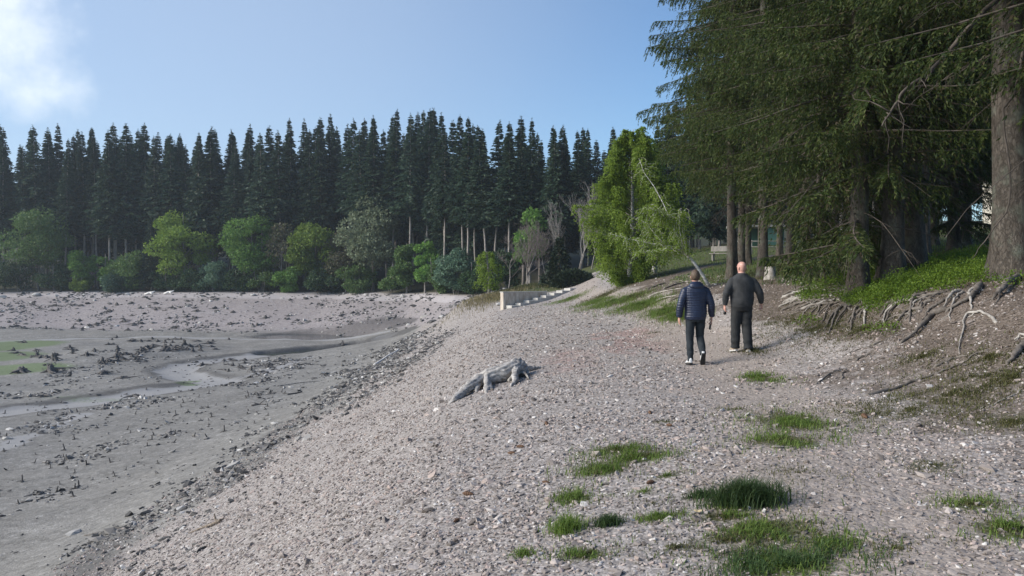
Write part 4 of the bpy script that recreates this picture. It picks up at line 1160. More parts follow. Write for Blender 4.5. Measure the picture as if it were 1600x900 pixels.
# bright bilberry undergrowth on the bank
BIL = leaf_mat('bilberry_leaves', [(.075, .13, .014), (.11, .18, .020), (.155, .225, .028)], .45)
mb = MB(); st = MB()
cl = []
for px, py, n in [(1300, 448, 14), (1330, 440, 14), (1355, 436, 10), (1280, 456, 8), (1400, 455, 20), (1430, 440, 22), (1460, 425, 26), (1490, 412, 24), (1520, 405, 20), (1480, 440, 18), (1510, 430, 16), (1380, 462, 14), (1440, 410, 14), (1545, 395, 10), (1370, 475, 8), (1585, 380, 14)]:
    c = gp(px, py)
    for _ in range(n): cl.append((c.x + rq.normal(0, .5), c.y + rq.normal(0, .9)))
cl = np.array(cl); cz = height(cl[:, 0], cl[:, 1])
for (x0, y0), z0 in zip(cl, cz):
    k = 230; R = rq.uniform(.16, .34); hh = rq.uniform(.14, .36)
    d = rnd_dirs(rq, k); d[:, 2] = np.abs(d[:, 2])
    P = np.array([x0, y0, z0]) + d * np.array([R * 1.25, R * 1.25, hh]) * (rq.uniform(.3, 1.05, k) ** .6)[:, None]
    A = unit(d * .5 + rq.normal(0, .6, (k, 3)) + np.array([0, 0, .3])); leaves(mb, P, A, perp(A, rq), .042 * rq.uniform(.6, 1.3, k), .026)
tag(mb.build("undergrowth", BIL, smooth=False), "bright green low bilberry bushes spread over the top of the root bank", "undergrowth", None, 'stuff')

# brown needles, cone scales and leaf flakes on the bank, twigs
mb = MB(); n = 26000
x = rq.uniform(5.0, 10, n); y = rq.uniform(4, 26, n); k = (x < .72 * y + 1.0) & (rq.uniform(0, 1, n) < sstep(4.8, 6.6, x)); x, y = x[k], y[k]; z = height(x, y) + .008; n = len(x)
A = unit(np.stack([rq.normal(0, 1, n), rq.normal(0, 1, n), rq.normal(0, .25, n)], 1)); B = unit(np.cross(A, np.array([0, 0, 1.0])) + rq.normal(0, .25, (n, 3)))
leaves(mb, np.stack([x, y, z], 1), A, B, .045 * rq.uniform(.5, 1.6, n), .022)
tag(mb.build("litter", leaf_mat('litter', [(.05, .032, .02), (.10, .065, .042), (.17, .125, .09), (.26, .21, .17)], .05), smooth=False), "brown leaf litter and cone scales on the root bank", "litter", None, 'stuff')
# ------------------------------------------------------------------ concrete steps with side wall
M['concrete'] = solid_mat('pale_concrete', (.36, .34, .31), (.52, .50, .46), 3, .85, .004)
M['concrete_wall'] = solid_mat('board_marked_concrete', (.34, .27, .21), (.60, .54, .46), 1.4, .85, .003, (2.5, 2.5, 1))
th = math.radians(36); ux, uy = math.cos(th), math.sin(th)
st = empty('concrete_steps', (.05, 61, -.75), th)
tag(st, "pale concrete flight of steps with a side wall, down the shore left of the birch", 'steps')
def bevel_box(name, lo, hi, mat, parent, b=.02):
    bm = bmesh.new(); bmesh.ops.create_cube(bm, size=1)
    for v in bm.verts: v.co = Vector([lo[k] + (v.co[k] + .5) * (hi[k] - lo[k]) for k in range(3)])
    bmesh.ops.bevel(bm, geom=list(bm.edges), offset=b, segments=2, affect='EDGES', profile=.6)
    me = bpy.data.meshes.new(name); bm.to_mesh(me); bm.free()
    return link(name, me, mat, parent)
bevel_box('side_wall', (-.35, .78, -.5), (4.1, 1.20, 1.22), M['concrete_wall'], st)
bevel_box('wall_coping', (-.38, .755, 1.222), (4.15, 1.225, 1.29), M['concrete'], st, .012)
for i in range(8):
    bevel_box('step', (-.1 + .86 * i, -.02, -.5 + .12 * i), (.77 + .86 * i, .77, .2 + .19 * i), M['concrete'], st)

# ------------------------------------------------------------------ house, green shelter, bench, rail
M['cream'] = solid_mat('cream_render', (.55, .50, .40), (.66, .61, .50), 1.5)
M['roof'] = solid_mat('dark_roof', (.05, .045, .045), (.09, .08, .075), 6)
M['dark_glass'] = solid_mat('window_glass', (.02, .025, .03), (.03, .035, .04), 2, .15, 0, (1, 1, 1), .6)
M['green_panel'] = solid_mat('green_panel', (.055, .12, .09), (.085, .165, .125), 2, .5)
M['white_paint'] = solid_mat('white_paint', (.62, .64, .62), (.74, .75, .73), 4, .5)
M['grey_wood'] = solid_mat('grey_wood', (.20, .185, .17), (.34, .32, .29), 6, .8, .004, (1, 1, .3))
hx_, hy_ = xat(1534, 62), 62.0
ho = empty('house', (hx_, hy_, hz(hx_ + 4, hy_) - .5), -.55); tag(ho, "cream rendered house glimpsed between trunks at the right edge", 'house')
mb = MB(); box(mb, (0, 0, -1), (9, 7, 4.2)); w = mb.build('wall', M['cream'], ho, False)
mb = MB(); mb.add([(-.5, -.6, 4.0), (9.5, -.6, 4.0), (9.5, 3.5, 6.6), (-.5, 3.5, 6.6), (-.5, 7.6, 4.0), (9.5, 7.6, 4.0), (-.5, -.6, 4.2), (9.5, -.6, 4.2), (9.5, 3.5, 6.85), (-.5, 3.5, 6.85), (-.5, 7.6, 4.2), (9.5, 7.6, 4.2)],
    [(0, 1, 2, 3), (3, 2, 5, 4), (6, 9, 8, 7), (9, 10, 11, 8), (0, 6, 7, 1), (4, 5, 11, 10), (0, 3, 9, 6), (3, 4, 10, 9), (1, 7, 8, 2), (2, 8, 11, 5)]); mb.build('roof', M['roof'], ho, False)
mb = MB(); mb.add([(0, .01, 4.2), (0, 6.99, 4.2), (0, 3.5, 6.5), (.2, .01, 4.2), (.2, 6.99, 4.2), (.2, 3.5, 6.5)], [(0, 2, 1), (3, 4, 5)]); mb.add([(0, .01, 4.2), (0, 3.5, 6.5), (.2, 3.5, 6.5), (.2, .01, 4.2)], [(0, 1, 2, 3)]); mb.build('gable', M['cream'], ho, False)
for wx_ in (.9, 3.4, 6.2):
    mb = MB(); box(mb, (wx_, -.05, .9), (wx_ + 1.1, .03, 2.4)); fr = mb.build('window', M['white_paint'], ho, False)
    mb = MB(); box(mb, (wx_ + .08, -.06, .98), (wx_ + 1.02, -.052, 2.32)); mb.build('pane', M['dark_glass'], fr, False)
def tz(px, py, Y): return EYE - (py - HOR) / F * Y
sx0, sx1, sy_ = xat(1150, 66), xat(1236, 66), 66.0; gz = hz((sx0 + sx1) / 2, sy_); top = tz(0, 351, sy_)
sh = empty('shelter', (sx0, sy_, gz)); tag(sh, "green panelled open shelter with a pale roof edge behind the spruce trunks", 'shelter')
Hs = top - gz; Ws = sx1 - sx0
for k in range(5):
    mb = MB(); box(mb, (k * Ws / 4 - .05, -.05, -.3), (k * Ws / 4 + .05, .05, Hs - .22)); mb.build('post', M['white_paint'], sh, False)
for k in (1, 2, 3):
    mb = MB(); box(mb, (k * Ws / 4 + .06, 1.9, .1), ((k + 1) * Ws / 4 - .06 + .12, 1.96, Hs - .25)); mb.build('panel', M['green_panel'], sh, False)
mb = MB(); box(mb, (Ws * .5 + .06, 0.0, .1), (Ws * .75 - .06, .04, Hs - .26)); mb.build('panel', M['green_panel'], sh, False)
mb = MB(); box(mb, (-.2, -.3, Hs - .2), (Ws + .2, 2.3, Hs)); mb.build('roof', M['grey_wood'], sh, False)
fe = empty('rail_fence', (xat(1150, 55), 55, hz(xat(1180, 55), 55))); tag(fe, "low grey wooden rail fence in front of the green shelter", 'fence')
for k in range(5):
    mb = MB(); tube(mb, [(k * 1.1, 0, -.3), (k * 1.1, 0, .95)], .05, 7); mb.build('post', M['grey_wood'], fe)
for zz in (.45, .85):
    mb = MB(); tube(mb, [(-.2, -.05, zz), (2.2, -.06, zz + .03), (4.6, -.05, zz - .02)], .035, 6); mb.build('rail', M['grey_wood'], fe)
bx_ = xat(1128, 52); be = empty('park_bench', (bx_, 52, hz(bx_, 52)), -.5); tag(be, "grey wooden bench with a backrest on the meadow left of the spruce trunks", 'bench')
for s in (-.6, .6):
    mb = MB(); box(mb, (s - .05, -.22, -.2), (s + .05, .22, .42)); mb.build('leg', M['grey_wood'], be, False)
mb = MB(); box(mb, (-.8, -.26, .422), (.8, .24, .48)); mb.build('seat', M['grey_wood'], be, False)
mb = MB(); box(mb, (-.8, .25, .60), (.8, .29, .95)); bk = mb.build('backrest', M['grey_wood'], be, False)
for s in (-.6, .6):
    mb = MB(); box(mb, (s - .04, .292, .3), (s + .04, .33, .93)); mb.build('support', M['grey_wood'], bk, False)

# ------------------------------------------------------------------ exposed roots of the bank
M['root'] = solid_mat('old_root_bark', (.07, .058, .048), (.20, .175, .15), 7, .9, .012, (1, 1, 1))
M['root_pale'] = solid_mat('bleached_root', (.17, .15, .13), (.40, .37, .33), 6, .8, .008)
rr = np.random.default_rng(19)
def root(pix, r, lab, arch=.0, mat='root', group=None, rise=.35, side=3, name='exposed_root'):
    r = r * .62; arch = arch * .6
    w = [gp(a, b) for a, b in pix]
    xy = np.array([(p.x, p.y) for p in w]); t = np.linspace(0, 1, len(xy)); n = max(8, len(xy) * 5); tt = np.linspace(0, 1, n)
    xy = np.stack([np.interp(tt, t, xy[:, k]) for k in range(2)], 1)
    xy = np.concatenate([xy[:1], (xy[:-2] + 2 * xy[1:-1] + xy[2:]) / 4, xy[-1:]])
    seg = np.hypot(*(xy[-1] - xy[0])); xy += np.cumsum(rr.normal(0, .012, xy.shape), 0)
    z = height(xy[:, 0], xy[:, 1]) + r * rise + arch * np.sin(np.pi * tt) + rr.normal(0, .008, n)
    z[0] -= r * 1.3; z[-1] -= r * .9
    P = np.column_stack([xy, z]); o = P[n // 2].copy()
    mb = MB(); rad = r * (1 - .72 * tt) * (1 + .12 * np.sin(tt * 17 + rr.uniform(0, 6))); tube(mb, P - o, rad, 8)
    for _ in range(side):
        k = rr.integers(n // 4, n - 2); d = unit(P[min(k + 2, n - 1)] - P[k] + np.array([rr.normal(0, .5), rr.normal(0, .5), 0])); L = rr.uniform(.25, .6) * max(.5, seg * .5); q = np.linspace(0, 1, 7)
        Q = P[k] + d * L * q[:, None]; Q += np.cumsum(rr.normal(0, .012, Q.shape), 0); Q[:, 2] = height(Q[:, 0], Q[:, 1]) + rad[k] * .3 - q * rad[k] * .8; Q[0] = P[k]
        tube(mb, Q - o, rad[k] * (.55 - .42 * q), 6)
    ob = mb.build(name, M[mat], None, True, o); tag(ob, lab, 'tree root', group); return ob
G_ = "exposed tree roots of the bank"
R_ = [
 ([(1560, 504), (1531, 492), (1507, 496), (1503, 519), (1505, 552)], .042, "bleached root bending sharply downward at a right angle over the brown scree", .05, 'root_pale'),
 ([(1482, 484), (1456, 495), (1440, 513), (1429, 527), (1409, 539)], .09, "thick dark root snaking down the middle of the scree bank", .07, 'root'),
 ([(1426, 470), (1403, 476), (1387, 487), (1376, 512)], .06, "pale grey root curling over the bank edge, uppermost of its fan", .08, 'root_pale'),
 ([(1441, 484), (1418, 487), (1405, 500), (1395, 515)], .055, "grey root in the middle of the fan curling over the bank edge", .06, 'root'),
 ([(1424, 489), (1400, 494), (1384, 503)], .04, "short root low in the fan curling over the bank edge", .04, 'root'),
 ([(1341, 469), (1346, 474), (1353, 484)], .035, "short white bleached root under the bright bilberries", .07, 'root_pale'),
 ([(1237, 463), (1250, 469), (1258, 474), (1275, 480)], .035, "white topped root at the left end of the bank roots", .05, 'root_pale'),
 ([(1352, 619), (1393, 610), (1420, 599), (1452, 588), (1480, 577), (1507, 569)], .045, "long straight dark root lying along the brown grass slope", .01, 'root'),
 ([(1461, 575), (1488, 561), (1528, 555)], .035, "thin root just above the long straight dark root", .01, 'root'),
 ([(1273, 602), (1293, 585), (1314, 579)], .03, "small dark root end poking from the gravel near the grass strip", .02, 'root'),
 ([(1312, 594), (1320, 585), (1334, 582)], .022, "thin short root beside the small dark root end in the gravel", .015, 'root'),
 ([(1365, 540), (1387, 532), (1421, 520)], .035, "dark root emerging left of the thick snaking root", .02, 'root'),
 ([(1335, 567), (1349, 558), (1374, 551)], .03, "dark short root low on the scree left of centre", .02, 'root'),
 ([(1608, 424), (1580, 442), (1558, 462), (1544, 470), (1535, 475)], .11, "thick dark root arching from the foot of the thickest spruce", .12, 'root'),
 ([(1612, 538), (1590, 549), (1575, 562), (1562, 572)], .10, "thick knotted root cut by the right edge", .06, 'root'),
 ([(1612, 529), (1590, 530), (1576, 536)], .03, "pale thin root above the knotted root at the right edge", .06, 'root_pale'),
 ([(1534, 444), (1528, 460), (1513, 471), (1480, 486)], .10, "heavy root running along the top of the bank below the thickest spruce", .05, 'root'),
 ([(1300, 475), (1275, 478), (1258, 484), (1240, 486)], .05, "dark gnarled root below the left bilberry cushion", .05, 'root'),
 ([(1330, 484), (1318, 478), (1298, 481)], .05, "dark root knot between two bilberry cushions", .06, 'root'),
 ([(1470, 458), (1440, 466), (1415, 470), (1396, 468)], .055, "mossy root along the lower rim of the bilberries", .03, 'root'),
 ([(1600, 610), (1570, 625), (1540, 640)], .02, "thin pale twig-like root in the brown grass near the right edge", .02, 'root_pale'),
 ([(1545, 548), (1520, 560), (1500, 575)], .025, "slim root on the scree below the right-angled bleached root", .02, 'root'),
]
for pix, r, lab, ar, mt in R_: root(pix, r, lab, ar, mt, G_)
for k in range(26):          # roots hanging over the edge of the bank
    u = rr.uniform(0, 1); a = 1275 + 245 * u; b = 470 + 8 * math.sin(u * 5) + rr.uniform(-6, 10); dx = rr.uniform(-34, -6); dy = rr.uniform(16, 40)
    root([(a + 14, b - 6), (a, b), (a + dx * .6, b + dy * .45), (a + dx, b + dy)], rr.uniform(.03, .07), "dark bare root hanging over the eroded edge below the bilberries", rr.uniform(.03, .1), ['root', 'root', 'root', 'root_pale'][k % 4], "roots hanging over the bank edge", side=2)
for k in range(22):          # mat of slanting roots left of the bilberries
    a = rr.uniform(1212, 1268); b = rr.uniform(447, 478)
    root([(a - 4, b + 10), (a + 14, b + 4), (a + 34, b - 2), (a + 60, b - 6)], rr.uniform(.04, .075), "grey slanting root in the matted roots between the cut stump and the bilberries", rr.uniform(.02, .07), ['root', 'root', 'root_pale'][k % 3], "matted roots beside the cut stump", side=1)
for k in range(12):          # mat of roots below the leaning birch
    a = rr.uniform(1010, 1050); b = rr.uniform(443, 470)
    root([(a, b + 6), (a + 16, b), (a + 32, b - 4), (a + 52, b - 7)], rr.uniform(.045, .085), "dark slanting root in the eroded root mat left of the man in the navy jacket", rr.uniform(.02, .08), ['root', 'root_pale', 'root'][k % 3], "roots in the eroded mound by the path", side=1)
for k in range(16):          # thin roots in the trodden slope right of the walkers
    a = rr.uniform(1205, 1330); b = rr.uniform(482, 560)
    root([(a, b + 6), (a + 18, b), (a + 40, b - 7)], rr.uniform(.014, .026), "thin dark root across the trodden slope right of the walkers", .01, 'root', "thin roots across the trodden slope", side=1)

# pale cut stump
p = gp(1204, 436)
cs = empty('tree_stump', p); tag(cs, "small pale cut stump beside the straight grey spruce trunk", 'stump')
mb = MB(); a = np.arange(14) / 14 * 6.283
for (z0, z1, f0, f1) in [(-.2, .12, 1.5, 1.12), (.12, .42, 1.12, 1.0)]:
    V = np.concatenate([np.stack([np.cos(a) * .17 * f * (1 + .1 * np.sin(3 * a)), np.sin(a) * .17 * f * (1 + .1 * np.sin(3 * a)), np.full(14, z)], 1) for z, f in ((z0, f0), (z1, f1))])
    j = np.arange(14); mb.add(V, np.stack([j, (j + 1) % 14, 14 + (j + 1) % 14, 14 + j], 1))
mb.build('bark', M['root_pale'], cs)
mb = MB(); V = np.concatenate([[(0, 0, .43)], np.stack([np.cos(a) * .17 * (1 + .1 * np.sin(3 * a)), np.sin(a) * .17 * (1 + .1 * np.sin(3 * a)), np.full(14, .42)], 1)]); j = np.arange(14)
mb.add(V, np.stack([np.zeros(14, int), 1 + j, 1 + (j + 1) % 14], 1)); mb.build('cut_face', solid_mat('cut_wood', (.50, .42, .30), (.62, .54, .40), 9), cs)

# ------------------------------------------------------------------ voxel fusing helper
def fuse(name, mb, voxel, smooth=4, fac=.5):
    o = link(name + "_tmp", mb.mesh(name + "_tmp"))
    r = o.modifiers.new('r', 'REMESH'); r.mode = 'VOXEL'; r.voxel_size = voxel; r.use_smooth_shade = True
    if smooth:
        s = o.modifiers.new('s', 'SMOOTH'); s.factor = fac; s.iterations = smooth
    dg = bpy.context.evaluated_depsgraph_get()
    me = bpy.data.meshes.new_from_object(o.evaluated_get(dg)); me.name = name
    old = o.data; bpy.data.objects.remove(o); bpy.data.meshes.remove(old)
    me.materials.clear()
    for p_ in me.polygons: p_.use_smooth = True
    return me
def displace(me, fn):
    n = len(me.vertices); co = np.zeros(n * 3, np.float32); no = np.zeros(n * 3, np.float32)
    me.vertices.foreach_get('co', co); me.vertices.foreach_get('normal', no); co = co.reshape(-1, 3).astype(float); no = no.reshape(-1, 3)
    co = co + no * fn(co)[:, None]; me.vertices.foreach_set('co', co.astype(np.float32).ravel()); me.update()
def n3(c, s, seed): return (vnoise(c[:, 0] * s + c[:, 2] * s * .7, c[:, 1] * s - c[:, 2] * s * .6, seed) + vnoise(c[:, 2] * s, c[:, 0] * s * .8 + c[:, 1] * s * .5, seed + 1)) * .5

# ------------------------------------------------------------------ big weathered stump on the slope
P = gp(762, 607)
mb = MB()
def G(px, py, up=0.0):
    q = gp(px, py); return np.array([q.x - P.x, q.y - P.y, q.z - P.z + up])
body = [G(735, 609, .03), G(748, 605, .12), G(765, 602, .15), G(785, 597, .17), G(803, 592, .18), G(815, 587, .14), G(825, 585, .02)]
tube(mb, body, [.10, .15, .17, .18, .18, .15, .07], 14)
tail = [G(752, 606, .16), G(738, 612, .13), G(724, 620, .09), G(710, 628, .04), G(699, 633, -.01)]; tube(mb, tail, [.12, .10, .08, .06, .03], 10)
tube(mb, [G(748, 603, .19), G(735, 608, .13), G(722, 616, .08), G(714, 622, .02)], [.08, .06, .05, .02], 8)
for a_, b_ in (((757, 600, .22), (768, 610, -.02)), ((750, 601, .2), (744, 615, -.04)), ((762, 601, .22), (760, 616, -.05))):
    tube(mb, [G(*a_), (G(*a_) * .5 + G(*b_) * .5) + np.array([0, -.06, .02]), G(*b_)], [.05, .055, .03], 8)
tube(mb, [G(800, 592, .18), G(804, 589, .27), G(811, 586, .28), G(820, 585, .17), G(825, 587, .02)], [.12, .10, .09, .07, .03], 9)
tube(mb, [G(806, 592, .2), G(804, 601, .06), G(798, 605, .0)], [.07, .05, .02], 7)
tube(mb, [G(822, 582, .08), G(840, 577, .03), G(855, 573, -.02)], [.05, .025, .01], 6)
me = fuse('stump', mb, .014, 3)
axs = unit(body[5] - body[0]); v1_ = unit(np.cross(axs, [0, 0, 1.0])); v2_ = np.cross(v1_, axs)
displace(me, lambda c: .006 * np.sin((c @ v1_) * 70 + 5 * n3(c, 4, 5)) + .006 * np.sin((c @ v2_) * 85 + 5 * n3(c, 4, 15)) + .022 * n3(c, 5, 9))
big_st = empty('fallen_stump', P); tag(big_st, "large weathered grey tree stump lying on its side on the gravel slope", 'stump')
me.materials.append(solid_mat('split_grey_wood', (.20, .182, .165), (.46, .435, .41), 16, .85, .012, (1, .4, 1.8)))
link('trunk', me, None, big_st)
mb = MB(); tube(mb, [G(795, 599, .05), G(804, 594, .10), G(814, 590, .10), G(822, 590, .06), G(826, 594, .03)], [.03, .045, .04, .03, .012], 8); tube(mb, [G(818, 590, .09), G(823, 586, .10)], [.025, .01], 6)
mb.build('root', M['root_pale'], big_st)

# white barkless pole, driftwood and sticks on the slope
def stick(name, pix, r0, r1, mat, lab, cat, up=.5, side=0, group=None):
    w = np.array([gp(*q) for q in pix]); t = np.linspace(0, 1, len(w)); tt = np.linspace(0, 1, 10)
    Q = np.stack([np.interp(tt, t, w[:, k]) for k in range(3)], 1); Q[:, :2] += np.cumsum(rr.normal(0, r0 * .15, (10, 2)), 0)
    Q[:, 2] = height(Q[:, 0], Q[:, 1]) + r0 * up; o = Q[4].copy(); mb = MB(); tube(mb, Q - o, np.linspace(r0, r1, 10), 7)
    for _ in range(side):
        k = rr.integers(2, 8); d = unit(np.array([rr.normal(), rr.normal(), .5])); tube(mb, [Q[k] - o, Q[k] - o + d * r0 * 9], [r0 * .5, r0 * .15], 5)
    ob = mb.build(name, mat, None, True, o); tag(ob, lab, cat, group); return ob
M['white_wood'] = solid_mat('bleached_pole', (.60, .57, .53), (.74, .72, .68), 5, .7)
stick('pole', [(585, 571), (603, 559), (623, 547)], .085, .065, M['white_wood'], "white barkless pole lying down the slope toward the lakebed", 'pole')
stick('branch', [(622, 546), (640, 537), (655, 531)], .035, .01, M['drift'], "dark thin branch lying just above the white pole", 'branch')
stick('branch', [(660, 512), (700, 503), (728, 497)], .04, .012, M['drift'], "long grey stick lying high on the slope below the steps", 'branch')
stick('branch', [(432, 604), (462, 600), (500, 596)], .04, .015, M['drift'], "long dark stick on the lower lakebed slope left of the white pole", 'branch')
stick('branch', [(448, 618), (460, 616), (470, 613)], .07, .04, M['stump'], "short thick dark log on the grey lakebed slope", 'branch')
stick('branch', [(392, 635), (405, 633), (414, 633)], .06, .03, M['stump'], "short dark log among stubs on the lakebed slope", 'branch', .5, 2)
stick('branch', [(130, 839), (165, 832), (196, 823)], .03, .012, M['stump'], "dark rotten stick near the lower left corner", 'branch', .5, 2)
stick('branch', [(30, 787), (55, 783), (76, 777)], .03, .012, M['stump'], "dark stick on the mud at the lower left", 'branch')
stick('branch', [(640, 632), (660, 625), (676, 618)], .012, .006, M['drift'], "thin twig on the gravel left of the large weathered stump", 'branch')
stick('branch', [(505, 828), (520, 824), (535, 822)], .009, .004, M['stump'], "small dark twig on the pale gravel", 'branch')
# forked piece of driftwood
p = gp(333, 823); d_ = empty('driftwood', p); tag(d_, "forked brown driftwood piece standing up on the gravel at the lower left", 'driftwood')
mb = MB(); q = lambda a, b, u=0: np.array(gp(a, b)) - np.array(p) + np.array([0, 0, u])
tube(mb, [q(292, 836, .01), q(312, 829, .03), q(330, 824, .04), q(342, 819, .05), q(349, 815, .04)], [.008, .018, .028, .03, .012], 8)
tube(mb, [q(340, 820, .04), np.array([.02, 0, .12]), np.array([-.005, .01, .22])], [.028, .024, .014], 8)
d_m = fuse('driftwood', mb, .006, 2); displace(d_m, lambda c: .004 * n3(c, 40, 3)); d_m.materials.append(solid_mat('brown_drift', (.13, .10, .075), (.30, .25, .20), 20, .85, .004)); link('body', d_m, None, d_)

# pine cones and a dry leaf
mc = MB(); zc = np.linspace(-1, 1, 13); ac = np.arange(10) / 10 * 6.283
Vc = np.array([[(np.cos(x_ + .3 * i) * (1 - abs(z_) ** 2.2) * (.32 + .05 * (i % 2)) + 1e-3, np.sin(x_ + .3 * i) * (1 - abs(z_) ** 2.2) * (.32 + .05 * (i % 2)), z_) for x_ in ac] for i, z_ in enumerate(zc)]).reshape(-1, 3)
i_ = np.arange(12)[:, None] * 10; j_ = np.arange(10)[None]; mc.add(Vc[:, [2, 0, 1]] * .055, np.stack([i_ + j_, i_ + (j_ + 1) % 10, i_ + 10 + (j_ + 1) % 10, i_ + 10 + j_], -1).reshape(-1, 4))
CONE = mc.mesh('pine_cone', False); CONE.materials.append(solid_mat('cone_scales', (.06, .03, .018), (.16, .09, .05), 90, .7))
for px, py, s, lab in [(813, 700, 1.1, "dark spruce cone, right one of the pair in the middle of the gravel"), (799, 711, 1.0, "dark spruce cone, left one of the pair in the middle of the gravel"), (731, 776, 1.2, "spruce cone alone on the pale gravel left of the pair of cones"),
                       (1017, 758, 1.0, "spruce cone beside the upper grass patches on the shore"), (853, 757, .8, "small round dark cone right of the pair of cones"), (1016, 647, 1.1, "dark cone on the gravel before the walkers"), (1046, 667, 1.0, "dark cone on the gravel below the walkers near the path"), (854, 664, 1.3, "upright dark cone right of the large weathered stump"), (713, 818, .8, "little dark cone low on the pale gravel"), (1352, 653, 1.6, "dark brown lump of cone in the dry grass right of the path")]:
    p = gp(px, py); o = link('pine_cone', CONE); o.location = p + Vector((0, 0, .014)); o.scale = (s, s, s); o.rotation_euler = (0, rr.normal(0, .15), rr.uniform(0, 6)); tag(o, lab, 'pine cone', 'spruce cones on the gravel')
p = gp(1090, 806); mb = MB(); mb.add([(-.03, 0, 0), (-.01, -.022, .012), (.025, -.015, .008), (.04, .004, .02), (.018, .024, .012), (-.012, .02, .02), (0, 0, .004)], [(0, 1, 6), (1, 2, 6), (2, 3, 6), (3, 4, 6), (4, 5, 6), (5, 0, 6)])
o = mb.build('dry_leaf', solid_mat('dry_leaf', (.42, .33, .19), (.55, .45, .28), 30), None, False, p + Vector((0, 0, .012))); tag(o, "curled pale yellow dead leaf on the gravel left of the dark tussock", 'leaf')

# ------------------------------------------------------------------ old stumps and stubs on the lakebed
def stump_mesh(seed, h, r, arms, al):
    rng = np.random.default_rng(seed); mb = MB()
    n = 9; a = np.arange(n) / n * 6.283; zs = [-.25, 0, .15 * h, .5 * h, .85 * h, h]; prof = [1.9, 1.5, 1.15, .95, .85, .55]
    V = np.array([[(np.cos(x_) * r * f * (1 + .2 * np.sin(2 * x_ + seed)), np.sin(x_) * r * f, z_ + (rng.uniform(-.3, .3) * h if i == 5 else 0)) for x_ in a] for i, (z_, f) in enumerate(zip(zs, prof))]).reshape(-1, 3)
    i_ = np.arange(5)[:, None] * n; j_ = np.arange(n)[None]; mb.add(V, np.stack([i_ + j_, i_ + (j_ + 1) % n, i_ + n + (j_ + 1) % n, i_ + n + j_], -1).reshape(-1, 4))
    c = mb.addv([(0, 0, h * .7)]); mb.addf(np.stack([np.full(n, c), 45 + np.arange(n), 45 + (np.arange(n) + 1) % n], 1))
    for k in range(arms):
        az = k / arms * 6.283 + rng.normal(0, .3); L = al * rng.uniform(.5, 1.2); s = np.linspace(0, 1, 7)
        Q = np.stack([np.cos(az + .5 * s * rng.normal()) * (r * .6 + L * s), np.sin(az + .5 * s * rng.normal()) * (r * .6 + L * s), h * .45 * (1 - s) ** 2 - .05 * s + .12 * al * np.sin(s * 3.1) * rng.uniform(0, .8)], 1)
        tube(mb, Q, r * np.array([.55, .42, .33, .27, .2, .15, .06]) * rng.uniform(.7, 1.2), 6)
    me = mb.mesh('root_stump', False); me.materials.append(M['stump']); return me
SV = [stump_mesh(1, .55, .20, 6, .9), stump_mesh(2, .4, .24, 7, .8), stump_mesh(3, .7, .16, 5, .7), stump_mesh(4, .3, .22, 6, 1.1), stump_mesh(5, .5, .17, 6, 1.2)]
def put_stump(px, py, v, s, lab, group=None):
    p = gp(px, py); o = link('root_stump', SV[v]); o.location = p; s *= .8; o.scale = (s * 1.1, s * 1.1, s * rr.uniform(.55, .95)); o.rotation_euler = (rr.normal(0, .15), rr.normal(0, .15), rr.uniform(0, 6.28)); tag(o, lab, 'tree stump', group)
for px, py, v, s, lab in [(315, 572, 4, 1.25, "dark cone-shaped stump standing alone in the bend of the dry stream"), (33, 583, 1, 1.6, "low wide stump with arching roots by the green mud at the left edge"), (80, 582, 0, 1.7, "largest dark stump with spread roots right of the green mud"), (85, 564, 2, 1.5, "pointed dark stump above the largest one by the green mud"),
                          (210, 620, 3, 1.0, "flat dark stump on the edge line of the dry stream"), (190, 592, 3, 1.0, "small round stump at the near side of the stump field"), (160, 585, 1, 1.2, "stump with pale stone heap beside it at the lower rim of the stump field"), (68, 620, 3, .9, "small dark stump on the bare grey mud near the stream"), (535, 539, 2, 1.0, "small dark stump on the bar between the two pools"), (357, 531, 2, .8, "lone small stump right of the dark stump pile"), (337, 468, 1, 1.4, "dark lump of a stump on the crest of the far bank")]:
    put_stump(px, py, v, s, lab)
def field(n, x0, x1, y0, y1, s0, s1, lab, group, slope=0):
    for _ in range(n):
        px = rr.uniform(x0, x1); py = rr.uniform(y0, y1) + slope * (px - x0); put_stump(px, py, rr.integers(5), rr.uniform(s0, s1), lab, group)
field(46, 162, 335, 528, 548, .7, 1.2, "dark stump in the dense pile of stumps and roots on the lakebed mound", "stumps piled on the lakebed mound", .02)
field(18, 110, 230, 548, 572, .7, 1.2, "stump on the near slope of the lakebed mound below the dense pile", "stumps below the lakebed mound")
field(24, 346, 460, 562, 582, .45, .8, "small dark stump in the patch right of the dry stream bend", "stumps right of the stream bend")
field(12, 15, 110, 535, 560, .8, 1.2, "scattered stump beside the green mud at the far left", "stumps beside the green mud")
field(44, 60, 430, 474, 517, .7, 1.5, "small dark stump on the slope of the far bank", "stumps on the far bank")
field(10, 430, 600, 470, 512, .5, 1.0, "small stump on the right half of the far bank above the pool", "stumps above the pool")
def stub_mesh(seed):
    rng = np.random.default_rng(seed); mb = MB(); h = rng.uniform(.25, .45); lean = rng.normal(0, .06, 2)
    tube(mb, [(0, 0, -.12), (lean[0] * .3, lean[1] * .3, h * .4), (lean[0], lean[1], h)], [.06, .045, .035], 6)
    for k in range(3):
        az = rng.uniform(0, 6.28); tube(mb, [(0, 0, .04), (.15 * math.cos(az), .15 * math.sin(az), .04), (.32 * math.cos(az), .32 * math.sin(az), -.02)], [.035, .025, .01], 5)
    me = mb.mesh('wooden_stub', False); me.materials.append(M['stump']); return me
TVs = [stub_mesh(i) for i in range(5)]
